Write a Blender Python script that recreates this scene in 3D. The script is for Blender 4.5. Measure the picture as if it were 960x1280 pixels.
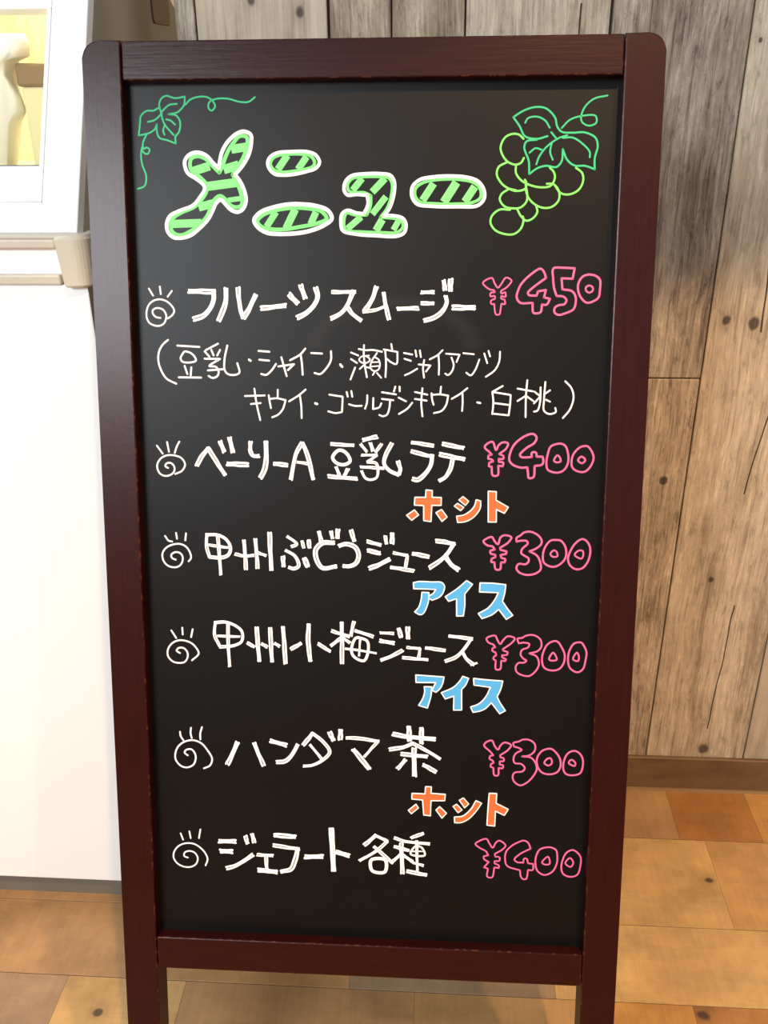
import bpy, bmesh, math, random
from mathutils import Vector, Matrix
from mathutils.geometry import tessellate_polygon

C = bpy.context.scene
COL = C.collection
for o in list(bpy.data.objects): bpy.data.objects.remove(o)

# ------------------------------------------------------------ camera, world, lights, exposure
cam_d = bpy.data.cameras.new('camera'); cam = bpy.data.objects.new('camera', cam_d); COL.objects.link(cam)
F_PX = 1131.8067
cam_d.sensor_fit = 'VERTICAL'; cam_d.sensor_height = 32.0; cam_d.lens = F_PX / 1280.0 * 32.0
cam_d.clip_start = 0.02; cam_d.clip_end = 50
RIGHT = Vector((0.998019, 0.061891, -0.011285)); DOWN = Vector((0.016752, -0.434341, -0.900593)); FWD = Vector((-0.060640, 0.898620, -0.434517))
cam.matrix_world = Matrix(((RIGHT.x, -DOWN.x, -FWD.x, 0), (RIGHT.y, -DOWN.y, -FWD.y, 0), (RIGHT.z, -DOWN.z, -FWD.z, 1.0), (0, 0, 0, 1)))
C.camera = cam
C.view_settings.view_transform = 'Standard'; C.view_settings.look = 'None'
C.view_settings.gamma = 1; C.view_settings.use_curve_mapping = False
C.view_settings.exposure = 0.0

w = bpy.data.worlds.new('room_light'); C.world = w; w.use_nodes = True
bg = w.node_tree.nodes['Background']; bg.inputs[0].default_value = (0.93, 0.95, 1.0, 1); bg.inputs[1].default_value = 0.66

def aim(o, src, dst):
    o.location = src
    o.rotation_euler = (Vector(dst) - Vector(src)).to_track_quat('-Z', 'Y').to_euler()
def downlight(name, loc, watts, cone_deg):
    d = bpy.data.lights.new(name, 'SPOT'); o = bpy.data.objects.new(name, d); COL.objects.link(o)
    d.energy = watts; d.color = (1.0, 0.60, 0.28); d.spot_size = math.radians(cone_deg); d.spot_blend = 0.05; d.shadow_soft_size = 0.03
    o.location = loc     # points straight down; its cone stops low on the timber wall
downlight('warm_downlight', (0.43, -0.53, 2.6), 175, 84.4)
downlight('warm_downlight', (0.96, -0.53, 2.6), 100, 89.0)
ad = bpy.data.lights.new('window_daylight', 'AREA'); al = bpy.data.objects.new('window_daylight', ad); COL.objects.link(al)
ld = bpy.data.lights.new('case_fill_light', 'AREA'); cl_ = bpy.data.objects.new('case_fill_light', ld); COL.objects.link(cl_)  # added fill light that brightens the freezer interior
ld.shape = 'RECTANGLE'; ld.size = 0.5; ld.size_y = 0.05; ld.energy = 3.8; ld.color = (1.0, 0.93, 0.76); cl_.location = (-0.66, 1.12, 1.175)
ad.shape = 'RECTANGLE'; ad.size = 0.9; ad.size_y = 0.8; ad.energy = 64; ad.color = (0.90, 0.95, 1.0)
aim(al, (-1.2, -1.5, 1.80), (0.0, 0.8, 0.8))

# ------------------------------------------------------------ helpers
def obj(name, bm, mats, parent=None, mat=None, label=None, smooth=False):
    me = bpy.data.meshes.new(name)
    bmesh.ops.recalc_face_normals(bm, faces=bm.faces[:])
    bm.to_mesh(me); bm.free()
    for m in (mats if isinstance(mats, (list, tuple)) else [mats]): me.materials.append(m)
    if smooth:
        for p in me.polygons: p.use_smooth = True
    o = bpy.data.objects.new(name, me); COL.objects.link(o)
    if parent: o.parent = parent
    if mat is not None: o.matrix_local = mat
    if label: o['label'] = label
    return o
def raw(name, verts, faces, midx, mats, parent=None, mat=None, label=None):
    me = bpy.data.meshes.new(name); me.from_pydata(verts, [], faces)
    for m in mats: me.materials.append(m)
    if midx: me.polygons.foreach_set('material_index', midx)
    me.update()
    o = bpy.data.objects.new(name, me); COL.objects.link(o)
    if parent: o.parent = parent
    if mat is not None: o.matrix_local = mat
    if label: o['label'] = label
    return o
def thing(name, label, cat, loc=(0, 0, 0)):
    o = bpy.data.objects.new(name, None); COL.objects.link(o); o.location = loc; o.empty_display_size = 0.05
    o['label'] = label; o['category'] = cat
    return o
def box(bm, x0, x1, y0, y1, z0, z1, bev=0.0, seg=2, mi=0):
    vs = [bm.verts.new((x, y, z)) for x in (x0, x1) for y in (y0, y1) for z in (z0, z1)]
    fs = []
    for idx in ((0, 1, 3, 2), (4, 6, 7, 5), (0, 4, 5, 1), (2, 3, 7, 6), (0, 2, 6, 4), (1, 5, 7, 3)):
        f = bm.faces.new([vs[i] for i in idx]); f.material_index = mi; fs.append(f)
    if bev > 0:
        es = list({e for f in fs for e in f.edges})
        bmesh.ops.bevel(bm, geom=es, offset=bev, segments=seg, profile=0.5, affect='EDGES', clamp_overlap=True)
    return bm
def prism(bm, poly, axis, a, b, bev=0.0, seg=2):
    """extrude a 2-D polygon: axis 'y' -> poly is (x, z); axis 'x' -> poly is (y, z)"""
    def P(p, t): return (p[0], t, p[1]) if axis == 'y' else (t, p[0], p[1])
    A = [bm.verts.new(P(p, a)) for p in poly]; B = [bm.verts.new(P(p, b)) for p in poly]
    fs = [bm.faces.new(A), bm.faces.new(B[::-1])]
    n = len(poly)
    for i in range(n): fs.append(bm.faces.new((A[i], B[i], B[(i + 1) % n], A[(i + 1) % n])))
    if bev > 0:
        es = list({e for f in fs[:2] for e in f.edges})
        bmesh.ops.bevel(bm, geom=es, offset=bev, segments=seg, profile=0.5, affect='EDGES', clamp_overlap=True)
    return bm
def nb(): return bmesh.new()

# ------------------------------------------------------------ materials
def newmat(name):
    m = bpy.data.materials.new(name); m.use_nodes = True
    nt = m.node_tree; return m, nt, nt.nodes['Principled BSDF']
def plain(name, col, rough=0.5, spec=0.5, noise=0.0, nscale=8.0, metal=0.0, coat=0.0, bump=0.0, bscale=60):
    m, nt, b = newmat(name)
    b.inputs['Roughness'].default_value = rough; b.inputs['Specular IOR Level'].default_value = spec
    b.inputs['Metallic'].default_value = metal; b.inputs['Coat Weight'].default_value = coat; b.inputs['Coat Roughness'].default_value = 0.15
    tc = nt.nodes.new('ShaderNodeTexCoord')
    n = nt.nodes.new('ShaderNodeTexNoise'); n.inputs['Scale'].default_value = nscale; n.inputs['Detail'].default_value = 5
    nt.links.new(tc.outputs['Object'], n.inputs['Vector'])
    r = nt.nodes.new('ShaderNodeMapRange'); r.inputs['To Min'].default_value = 1 - noise; r.inputs['To Max'].default_value = 1 + noise * 0.4
    nt.links.new(n.outputs['Fac'], r.inputs['Value'])
    mx = nt.nodes.new('ShaderNodeVectorMath'); mx.operation = 'SCALE'; mx.inputs[0].default_value = col[:3]
    nt.links.new(r.outputs[0], mx.inputs['Scale']); nt.links.new(mx.outputs[0], b.inputs['Base Color'])
    if bump:
        n2 = nt.nodes.new('ShaderNodeTexNoise'); n2.inputs['Scale'].default_value = bscale; n2.inputs['Detail'].default_value = 3
        nt.links.new(tc.outputs['Object'], n2.inputs['Vector'])
        bp = nt.nodes.new('ShaderNodeBump'); bp.inputs['Strength'].default_value = bump; bp.inputs['Distance'].default_value = 0.001
        nt.links.new(n2.outputs['Fac'], bp.inputs['Height']); nt.links.new(bp.outputs[0], b.inputs['Normal'])
    return m
class NT:
    def __init__(s, nt): s.nt = nt
    def n(s, t, **k):
        o = s.nt.nodes.new(t)
        for a, v in k.items(): setattr(o, a, v)
        return o
    def l(s, a, b): s.nt.links.new(a, b)
    def m(s, op, a, b=None, c=None, clamp=False):
        o = s.nt.nodes.new('ShaderNodeMath'); o.operation = op; o.use_clamp = clamp
        for i, v in enumerate((a, b, c)):
            if v is None: continue
            if isinstance(v, (int, float)): o.inputs[i].default_value = v
            else: s.l(v, o.inputs[i])
        return o.outputs[0]
def rough_wood(name, cols, seed, axis='Z', fine=170.0, long_=5.0, knots=(), cracks=(), rough=0.75, bumpd=0.0012, sawn=0.3, spec=0.25, patch=0.5):
    """aged timber print: grain runs along axis; cols = dark, mid, light; knots (x, z, r); cracks (x0, z0, x1, z1)"""
    m, nt, b = newmat(name); N = NT(nt)
    tc = N.n('ShaderNodeTexCoord'); sp = N.n('ShaderNodeSeparateXYZ'); N.l(tc.outputs['Object'], sp.inputs[0])
    mp = N.n('ShaderNodeMapping'); N.l(tc.outputs['Object'], mp.inputs[0]); mp.inputs['Location'].default_value = (seed * 3.17, seed * 1.3, seed * 2.1)
    sc = {'Z': (fine, 20, long_), 'X': (long_, fine, 20)}[axis]
    mp2 = N.n('ShaderNodeMapping'); mp2.inputs['Scale'].default_value = sc; mp2.inputs['Location'].default_value = (seed * 7.1, 0, seed * 5.3)
    # warp the grain a little
    wn = N.n('ShaderNodeTexNoise'); wn.inputs['Scale'].default_value = 5.0; wn.inputs['Detail'].default_value = 2; N.l(mp.outputs[0], wn.inputs['Vector'])
    wv = N.n('ShaderNodeVectorMath', operation='SCALE'); N.l(wn.outputs['Color'], wv.inputs[0]); wv.inputs['Scale'].default_value = 0.035
    ad_ = N.n('ShaderNodeVectorMath', operation='ADD'); N.l(tc.outputs['Object'], ad_.inputs[0]); N.l(wv.outputs[0], ad_.inputs[1])
    N.l(ad_.outputs[0], mp2.inputs[0])
    g1 = N.n('ShaderNodeTexNoise'); g1.inputs['Scale'].default_value = 1.0; g1.inputs['Detail'].default_value = 6; g1.inputs['Roughness'].default_value = 0.62; N.l(mp2.outputs[0], g1.inputs['Vector'])
    mp3 = N.n('ShaderNodeMapping'); N.l(ad_.outputs[0], mp3.inputs[0]); mp3.inputs['Scale'].default_value = tuple(v * k for v, k in zip(sc, ((0.2, 1, 0.5) if axis == 'Z' else (0.5, 0.2, 1)))); mp3.inputs['Location'].default_value = (seed * 2.2, 1, seed)
    g2 = N.n('ShaderNodeTexNoise'); g2.inputs['Scale'].default_value = 1.0; g2.inputs['Detail'].default_value = 4; N.l(mp3.outputs[0], g2.inputs['Vector'])
    bl = N.n('ShaderNodeTexNoise'); bl.inputs['Scale'].default_value = 14.0; bl.inputs['Detail'].default_value = 6; bl.inputs['Roughness'].default_value = 0.7; N.l(mp.outputs[0], bl.inputs['Vector'])
    f = N.m('ADD', N.m('MULTIPLY', g1.outputs['Fac'], 0.45), N.m('MULTIPLY', g2.outputs['Fac'], 0.55))
    f = N.m('ADD', N.m('MULTIPLY', f, 1 - patch * 0.5), N.m('MULTIPLY', bl.outputs['Fac'], patch * 0.5))
    cr = N.n('ShaderNodeValToRGB'); N.l(f, cr.inputs[0])
    e = cr.color_ramp.elements; e[0].position = 0.39; e[0].color = (*cols[0], 1); e[1].position = 0.60; e[1].color = (*cols[2], 1)
    k = e.new(0.48); k.color = (*cols[1], 1)
    col = cr.outputs[0]; H = f
    # fibres: short dark specks
    mp4 = N.n('ShaderNodeMapping'); N.l(tc.outputs['Object'], mp4.inputs[0]); mp4.inputs['Scale'].default_value = {'Z': (520, 50, 16), 'X': (16, 520, 50)}[axis]; mp4.inputs['Location'].default_value = (seed, 0, 0)
    g4 = N.n('ShaderNodeTexNoise'); g4.inputs['Scale'].default_value = 1.0; g4.inputs['Detail'].default_value = 2; N.l(mp4.outputs[0], g4.inputs['Vector'])
    sp4 = N.n('ShaderNodeMapRange'); sp4.inputs['From Min'].default_value = 0.30; sp4.inputs['From Max'].default_value = 0.48; sp4.inputs['To Min'].default_value = 1 - sawn; sp4.inputs['To Max'].default_value = 1.0; N.l(g4.outputs['Fac'], sp4.inputs['Value'])
    sv = N.n('ShaderNodeVectorMath', operation='SCALE'); N.l(col, sv.inputs[0]); N.l(sp4.outputs[0], sv.inputs['Scale']); col = sv.outputs[0]
    dark = None
    xa, ya = (sp.outputs[0], sp.outputs[2]) if axis == 'Z' else (sp.outputs[1], sp.outputs[0])
    jn = N.n('ShaderNodeTexNoise'); jn.inputs['Scale'].default_value = 45.0; jn.inputs['Detail'].default_value = 3; N.l(mp.outputs[0], jn.inputs['Vector'])
    jit = N.m('SUBTRACT', jn.outputs['Fac'], 0.5)
    for kx, kz, kr in knots:
        dx = N.m('DIVIDE', N.m('SUBTRACT', xa, kx), kr); dz = N.m('DIVIDE', N.m('SUBTRACT', ya, kz), kr * 1.25)
        d = N.m('SQRT', N.m('ADD', N.m('MULTIPLY', dx, dx), N.m('MULTIPLY', dz, dz)))
        d = N.m('ADD', d, N.m('MULTIPLY', jit, 1.8))
        v = N.m('ADD', N.m('MULTIPLY', N.m('SUBTRACT', 1.1, d, clamp=True), 1.5, clamp=True), N.m('MULTIPLY', N.m('SUBTRACT', 1.0, N.m('MULTIPLY', d, 0.33), clamp=True), 0.35)); v = N.m('MINIMUM', N.m('MULTIPLY', v, 0.8), 0.85)
        dark = v if dark is None else N.m('MAXIMUM', dark, v)
    for x0, z0, x1, z1 in cracks:
        t = N.m('DIVIDE', N.m('SUBTRACT', ya, z0), z1 - z0)
        cx = N.m('ADD', x0, N.m('MULTIPLY', t, x1 - x0))
        d = N.m('ABSOLUTE', N.m('SUBTRACT', N.m('ADD', xa, N.m('MULTIPLY', N.m('SUBTRACT', wn.outputs['Fac'], 0.5), 0.03)), cx))
        inside = N.m('MULTIPLY', N.m('GREATER_THAN', t, 0.0), N.m('LESS_THAN', t, 1.0))
        v = N.m('MULTIPLY', N.m('SUBTRACT', 1.0, N.m('DIVIDE', d, 0.0011), clamp=True), inside)
        v = N.m('MULTIPLY', v, 1.6, clamp=True)
        dark = v if dark is None else N.m('MAXIMUM', dark, v)
    if axis == 'X' and fine < 100:
        mp5 = N.n('ShaderNodeMapping'); N.l(tc.outputs['Object'], mp5.inputs[0]); mp5.inputs['Scale'].default_value = (230, 13, 10); mp5.inputs['Location'].default_value = (seed * 4, seed, 0)
        mp5.inputs['Rotation'].default_value = (0, 0, 0.12)
        g5 = N.n('ShaderNodeTexNoise'); g5.inputs['Scale'].default_value = 1; g5.inputs['Detail'].default_value = 4; N.l(mp5.outputs[0], g5.inputs['Vector'])
        g6 = N.n('ShaderNodeTexNoise'); g6.inputs['Scale'].default_value = 16; g6.inputs['Detail'].default_value = 6; g6.inputs['Roughness'].default_value = 0.65; N.l(mp.outputs[0], g6.inputs['Vector'])
        k5 = N.m('ADD', 0.40, N.m('ADD', N.m('MULTIPLY', g5.outputs['Fac'], 0.30), N.m('MULTIPLY', g6.outputs['Fac'], 0.95)))
        s5 = N.n('ShaderNodeVectorMath', operation='SCALE'); N.l(col, s5.inputs[0]); N.l(k5, s5.inputs['Scale']); col = s5.outputs[0]
    if axis == 'Z':
        mp5 = N.n('ShaderNodeMapping'); N.l(ad_.outputs[0], mp5.inputs[0]); mp5.inputs['Scale'].default_value = (150, 20, 17); mp5.inputs['Location'].default_value = (seed * 4, seed, 3)
        g5 = N.n('ShaderNodeTexNoise'); g5.inputs['Scale'].default_value = 1; g5.inputs['Detail'].default_value = 7; g5.inputs['Roughness'].default_value = 0.7; N.l(mp5.outputs[0], g5.inputs['Vector'])
        k5 = N.m('ADD', 1 - sawn * 1.5, N.m('MULTIPLY', g5.outputs['Fac'], sawn * 3.0))
        s5 = N.n('ShaderNodeVectorMath', operation='SCALE'); N.l(col, s5.inputs[0]); N.l(k5, s5.inputs['Scale']); col = s5.outputs[0]
        H = N.m('ADD', H, N.m('MULTIPLY', g5.outputs['Fac'], sawn * 1.6))
        if sawn >= 0.28:
            mp7 = N.n('ShaderNodeMapping'); N.l(ad_.outputs[0], mp7.inputs[0]); mp7.inputs['Scale'].default_value = (95, 30, 30); mp7.inputs['Location'].default_value = (seed * 9, seed, 7)
            g7 = N.n('ShaderNodeTexNoise'); g7.inputs['Scale'].default_value = 1; g7.inputs['Detail'].default_value = 9; g7.inputs['Roughness'].default_value = 0.78; N.l(mp7.outputs[0], g7.inputs['Vector'])
            hi = N.n('ShaderNodeMapRange'); hi.inputs['From Min'].default_value = 0.53; hi.inputs['From Max'].default_value = 0.62; N.l(g7.outputs['Fac'], hi.inputs['Value'])
            lw = N.n('ShaderNodeMapRange'); lw.inputs['From Min'].default_value = 0.46; lw.inputs['From Max'].default_value = 0.38; N.l(g7.outputs['Fac'], lw.inputs['Value'])
            amp = sawn * 1.0
            k7 = N.m('ADD', 1.0, N.m('SUBTRACT', N.m('MULTIPLY', hi.outputs[0], amp * 0.75), N.m('MULTIPLY', lw.outputs[0], amp)))
            s7 = N.n('ShaderNodeVectorMath', operation='SCALE'); N.l(col, s7.inputs[0]); N.l(k7, s7.inputs['Scale']); col = s7.outputs[0]
            H = N.m('ADD', H, N.m('MULTIPLY', g7.outputs['Fac'], sawn * 2.0))
    if dark is not None:
        mx = N.n('ShaderNodeMix', data_type='RGBA'); N.l(dark, mx.inputs['Factor']); N.l(col, mx.inputs['A']); mx.inputs['B'].default_value = (0.03, 0.022, 0.016, 1)
        col = mx.outputs['Result']; H = N.m('SUBTRACT', H, N.m('MULTIPLY', dark, 0.6))
    N.l(col, b.inputs['Base Color'])
    bp = N.n('ShaderNodeBump'); bp.inputs['Strength'].default_value = 0.8; bp.inputs['Distance'].default_value = bumpd; N.l(H, bp.inputs['Height']); N.l(bp.outputs[0], b.inputs['Normal'])
    b.inputs['Roughness'].default_value = rough; b.inputs['Specular IOR Level'].default_value = spec
    return m

def lacquer(name='maroon_lacquer', sc=(330, 60, 18)):
    m, nt, b = newmat(name); N = NT(nt)
    tc = N.n('ShaderNodeTexCoord'); mp = N.n('ShaderNodeMapping'); N.l(tc.outputs['Object'], mp.inputs[0]); mp.inputs['Scale'].default_value = sc
    n = N.n('ShaderNodeTexNoise'); n.inputs['Scale'].default_value = 1; n.inputs['Detail'].default_value = 4; N.l(mp.outputs[0], n.inputs['Vector'])
    n2 = N.n('ShaderNodeTexNoise'); n2.inputs['Scale'].default_value = 160; n2.inputs['Detail'].default_value = 2; N.l(tc.outputs['Object'], n2.inputs['Vector'])
    cr = N.n('ShaderNodeValToRGB'); N.l(n.outputs['Fac'], cr.inputs[0]); e = cr.color_ramp.elements
    e[0].position = 0.3; e[0].color = (0.016, 0.0016, 0.0012, 1); e[1].position = 0.7; e[1].color = (0.023, 0.0026, 0.0018, 1)
    # paler worn wood, in specks, along the eased edges
    geo = N.n('ShaderNodeNewGeometry'); vt = N.n('ShaderNodeVectorTransform', vector_type='NORMAL', convert_from='WORLD', convert_to='OBJECT')
    N.l(geo.outputs['True Normal'], vt.inputs[0]); sn = N.n('ShaderNodeSeparateXYZ'); N.l(vt.outputs[0], sn.inputs[0])
    big = N.m('MAXIMUM', N.m('ABSOLUTE', sn.outputs[0]), N.m('MAXIMUM', N.m('ABSOLUTE', sn.outputs[1]), N.m('ABSOLUTE', sn.outputs[2])))
    wear = N.m('MULTIPLY', N.m('LESS_THAN', big, 0.985), N.m('GREATER_THAN', n2.outputs['Fac'], 0.58))
    mx = N.n('ShaderNodeMix', data_type='RGBA'); N.l(wear, mx.inputs['Factor']); N.l(cr.outputs[0], mx.inputs['A']); mx.inputs['B'].default_value = (0.060, 0.016, 0.008, 1)
    N.l(mx.outputs['Result'], b.inputs['Base Color'])
    bp = N.n('ShaderNodeBump'); bp.inputs['Strength'].default_value = 0.25; bp.inputs['Distance'].default_value = 0.0004
    N.l(N.m('ADD', n.outputs['Fac'], N.m('MULTIPLY', n2.outputs['Fac'], 0.5)), bp.inputs['Height']); N.l(bp.outputs[0], b.inputs['Normal'])
    b.inputs['Roughness'].default_value = 0.28; b.inputs['Specular IOR Level'].default_value = 0.21
    return m
def blackboard():
    m, nt, b = newmat('blackboard'); N = NT(nt)
    tc = N.n('ShaderNodeTexCoord')
    n = N.n('ShaderNodeTexNoise'); n.inputs['Scale'].default_value = 7; n.inputs['Detail'].default_value = 5; N.l(tc.outputs['Object'], n.inputs['Vector'])
    sp = N.n('ShaderNodeSeparateXYZ'); N.l(tc.outputs['Object'], sp.inputs[0])
    # faint wiped arcs of old chalk
    def arc(cx, cz, r, wd, amp):
        dx = N.m('SUBTRACT', sp.outputs[0], cx); dz = N.m('SUBTRACT', sp.outputs[2], cz)
        d = N.m('SQRT', N.m('ADD', N.m('MULTIPLY', dx, dx), N.m('MULTIPLY', N.m('MULTIPLY', dz, dz), 3.0)))
        v = N.m('SUBTRACT', 1.0, N.m('DIVIDE', N.m('ABSOLUTE', N.m('SUBTRACT', d, r)), wd), clamp=True)
        return N.m('MULTIPLY', N.m('MULTIPLY', v, n.outputs['Fac']), N.m('MULTIPLY', N.m('GREATER_THAN', dz, 0.0), amp))
    s = N.m('ADD', arc(0.245, -0.235, 0.065, 0.012, 0.012), arc(0.205, -0.60, 0.05, 0.01, 0.004))
    v = N.m('ADD', 0.0012, N.m('ADD', N.m('MULTIPLY', n.outputs['Fac'], 0.0015), s))
    cc = N.n('ShaderNodeCombineColor'); N.l(v, cc.inputs[0]); N.l(N.m('MULTIPLY', v, 1.05), cc.inputs[1]); N.l(N.m('MULTIPLY', v, 1.0), cc.inputs[2])
    N.l(cc.outputs[0], b.inputs['Base Color'])
    b.inputs['Roughness'].default_value = 0.4; b.inputs['Specular IOR Level'].default_value = 0.19
    return m

M_LAC = lacquer(); M_LACR = lacquer('maroon_lacquer_rail', (18, 60, 330)); M_BOARD = blackboard()
M_WHITE = plain('white_enamel', (0.85, 0.88, 0.89), 0.35, 0.4, 0.02)
M_WSTRIP = plain('white_plastic', (0.93, 0.93, 0.93), 0.3, 0.5, 0.02)
M_BEIGE = plain('beige_plastic', (0.60, 0.54, 0.43), 0.4, 0.45, 0.04)
M_SIDE = plain('beige_side_panel', (0.40, 0.35, 0.26), 0.16, 0.5, 0.12, 6)
M_SIDEREFL = plain('brown_reflection', (0.24, 0.13, 0.065), 0.3, 0.5, 0.08)
M_DARKG = plain('dark_gap', (0.10, 0.075, 0.055), 0.7, 0.2, 0.1)
M_KICK = plain('grey_kick', (0.16, 0.145, 0.115), 0.6, 0.3, 0.1, 30)
M_BRASS = plain('brass', (0.6, 0.42, 0.18), 0.35, 0.5, 0.1, metal=1.0)
M_FARWALL = plain('cream_wall', (0.80, 0.55, 0.27), 0.8, 0.2, 0.05)
M_GYPSUM = plain('plain_wall', (0.55, 0.52, 0.47), 0.85, 0.2, 0.05)
M_CLOTH = plain('white_cloth', (0.92, 0.92, 0.92), 0.8, 0.2, 0.05)
M_CARTON = plain('tan_carton', (0.24, 0.155, 0.065), 0.6, 0.3, 0.12)
M_PALE = plain('pale_cream_plastic', (0.72, 0.66, 0.40), 0.4, 0.4, 0.05)
M_TRAY = plain('buff_liner', (0.50, 0.43, 0.24), 0.4, 0.4, 0.06)
M_GASKET = plain('grey_gasket', (0.16, 0.18, 0.17), 0.5, 0.4, 0.05)
def glass():
    m = bpy.data.materials.new('clear_glass'); m.use_nodes = True; nt = m.node_tree; nt.nodes.clear(); N = NT(nt)
    o = N.n('ShaderNodeOutputMaterial'); t = N.n('ShaderNodeBsdfTransparent'); t.inputs[0].default_value = (0.97, 0.985, 0.96, 1)
    g = N.n('ShaderNodeBsdfGlossy'); g.inputs['Roughness'].default_value = 0.02
    fr = N.n('ShaderNodeLayerWeight'); fr.inputs[0].default_value = 0.5
    F = N.m('ADD', 0.04, N.m('MULTIPLY', N.m('POWER', fr.outputs['Facing'], 5.0), 0.9), clamp=True)
    mx = N.n('ShaderNodeMixShader'); N.l(F, mx.inputs[0]); N.l(t.outputs[0], mx.inputs[1]); N.l(g.outputs[0], mx.inputs[2]); N.l(mx.outputs[0], o.inputs[0])
    return m
M_GLASS = glass()
def ink(name, col, n=0.05): return plain(name, col, 0.55, 0.25, n, 260)
INK = {'W': ink('white_marker', (0.80, 0.80, 0.81), 0.10), 'P': ink('pink_marker', (0.68, 0.12, 0.29)), 'o': ink('orange_marker', (0.82, 0.125, 0.035)),
       'b': ink('blue_marker', (0.07, 0.34, 0.64)), 'g': ink('light_green_marker', (0.16, 0.66, 0.19), 0.12), 'S': ink('yellow_green_marker', (0.19, 0.68, 0.22), 0.22),
       'v': ink('green_marker', (0.04, 0.46, 0.20)), 'L': ink('lime_marker', (0.19, 0.78, 0.14))}
INK_ORDER = ['W', 'P', 'o', 'b', 'g', 'S', 'v', 'L']

# ------------------------------------------------------------ room shell
D = 1.0995; HB = 0.0609
WL = -0.2965
# floor: sub-floor slab with every laminate plank laid on it
bm = nb(); box(bm, -1.6, 2.2, -1.6, 2.3, -0.06, -0.006)
floor = obj('floor', bm, plain('joint_shade', (0.2, 0.11, 0.05), 0.8, 0.1)); floor['kind'] = 'structure'
random.seed(11)
def lerp(a, b, t): return tuple(x + (y - x) * t for x, y in zip(a, b))
FLOOR_T = {}
def floor_mat(key, base, seed):
    d = tuple(c * 0.82 for c in base); l = tuple(min(1, c * 1.12) for c in base)
    kn = {'row3r': [(0.925, 0.378, 0.004)], 'row5b': [(0.723, 0.322, 0.007)], 'left5': [(0.688, -0.395, 0.005)]}.get(key, ())
    return rough_wood('laminate_' + key, (d, base, l), seed, 'X', fine=55, long_=7, rough=0.42, bumpd=0.0002, sawn=0.06, spec=0.4, patch=0.9, knots=kn)
# rows: y0, y1, [x breaks], [(key, albedo)]
HONEY = (0.42, 0.24, 0.085); TAN = (0.34, 0.195, 0.085); RUST = (0.33, 0.15, 0.045); BUTTER = (0.46, 0.285, 0.11); GREYB = (0.28, 0.185, 0.105); AMBER = (0.42, 0.21, 0.06)
rows = [
    (0.9976, 1.1095, [-1.6, -0.62, -0.05, 0.3560, 0.474, 1.3, 2.2], ['TAN', 'GREYB', 'TAN', 'RUST', 'AMBER', 'RUST']),
    (0.8460, 0.9966, [-1.6, -0.9, -0.30, 0.12, 0.3905, 0.95, 2.2], ['RUST', 'TAN', 'GREYB', 'BUTTER', 'HONEY', 'TAN']),
    (0.7355, 0.8450, [-1.6, -0.75, -0.345, -0.10, 0.15, 0.70, 2.2], ['HONEY', 'TAN', 'TAN2', 'GREYB', 'BUTTER', 'HONEY']),
    (0.6200, 0.7345, [-1.6, -0.4482, -0.30, -0.02, 0.21, 0.3105, 0.8, 2.2], ['GREYB', 'BUTTER', 'TAN', 'TAN2', 'AMBER', 'RUST', 'HONEY'])]
y = 0.619
for r in range(14):
    rows.append((y - 0.114, y, [-1.6, -0.9 + 0.13 * (r % 4), -0.25 + 0.09 * (r % 3), 0.33 - 0.05 * (r % 4), 1.0 - 0.11 * (r % 3), 2.2], random.sample(['HONEY', 'TAN', 'RUST', 'BUTTER', 'GREYB', 'AMBER'], 5)))
    y -= 0.115
y = 1.1105
for r in range(9):
    rows.append((y, y + 0.114, [-1.6, -0.8 + 0.1 * (r % 3), 0.2 + 0.1 * (r % 2), 2.2], random.sample(['HONEY', 'TAN', 'RUST', 'BUTTER', 'GREYB'], 3))); y += 0.115
PAL = {'HONEY': HONEY, 'TAN': TAN, 'TAN2': (0.35, 0.20, 0.08), 'RUST': RUST, 'BUTTER': BUTTER, 'GREYB': GREYB, 'AMBER': AMBER}
FM = {}
for ri, (y0, y1, xs, ks) in enumerate(rows):
    for i, k in enumerate(ks):
        x0, x1 = xs[i], xs[i + 1]
        key = k + str((ri + i) % 2)
        if ri == 1 and i == 3: key = 'row3r'
        if ri == 3 and i == 5: key = 'row5b'
        if ri == 3 and i == 1: key = 'left5'
        if key not in FM: FM[key] = floor_mat(key, PAL[k], len(FM) * 1.7 + 0.4)
        bm = nb(); box(bm, x0 + 0.0001, x1 - 0.0001, y0 + 0.0001, y1 - 0.0001, -0.006, 0.0, 0.0002, 1)
        obj('floor_plank', bm, FM[key], floor)

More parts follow.
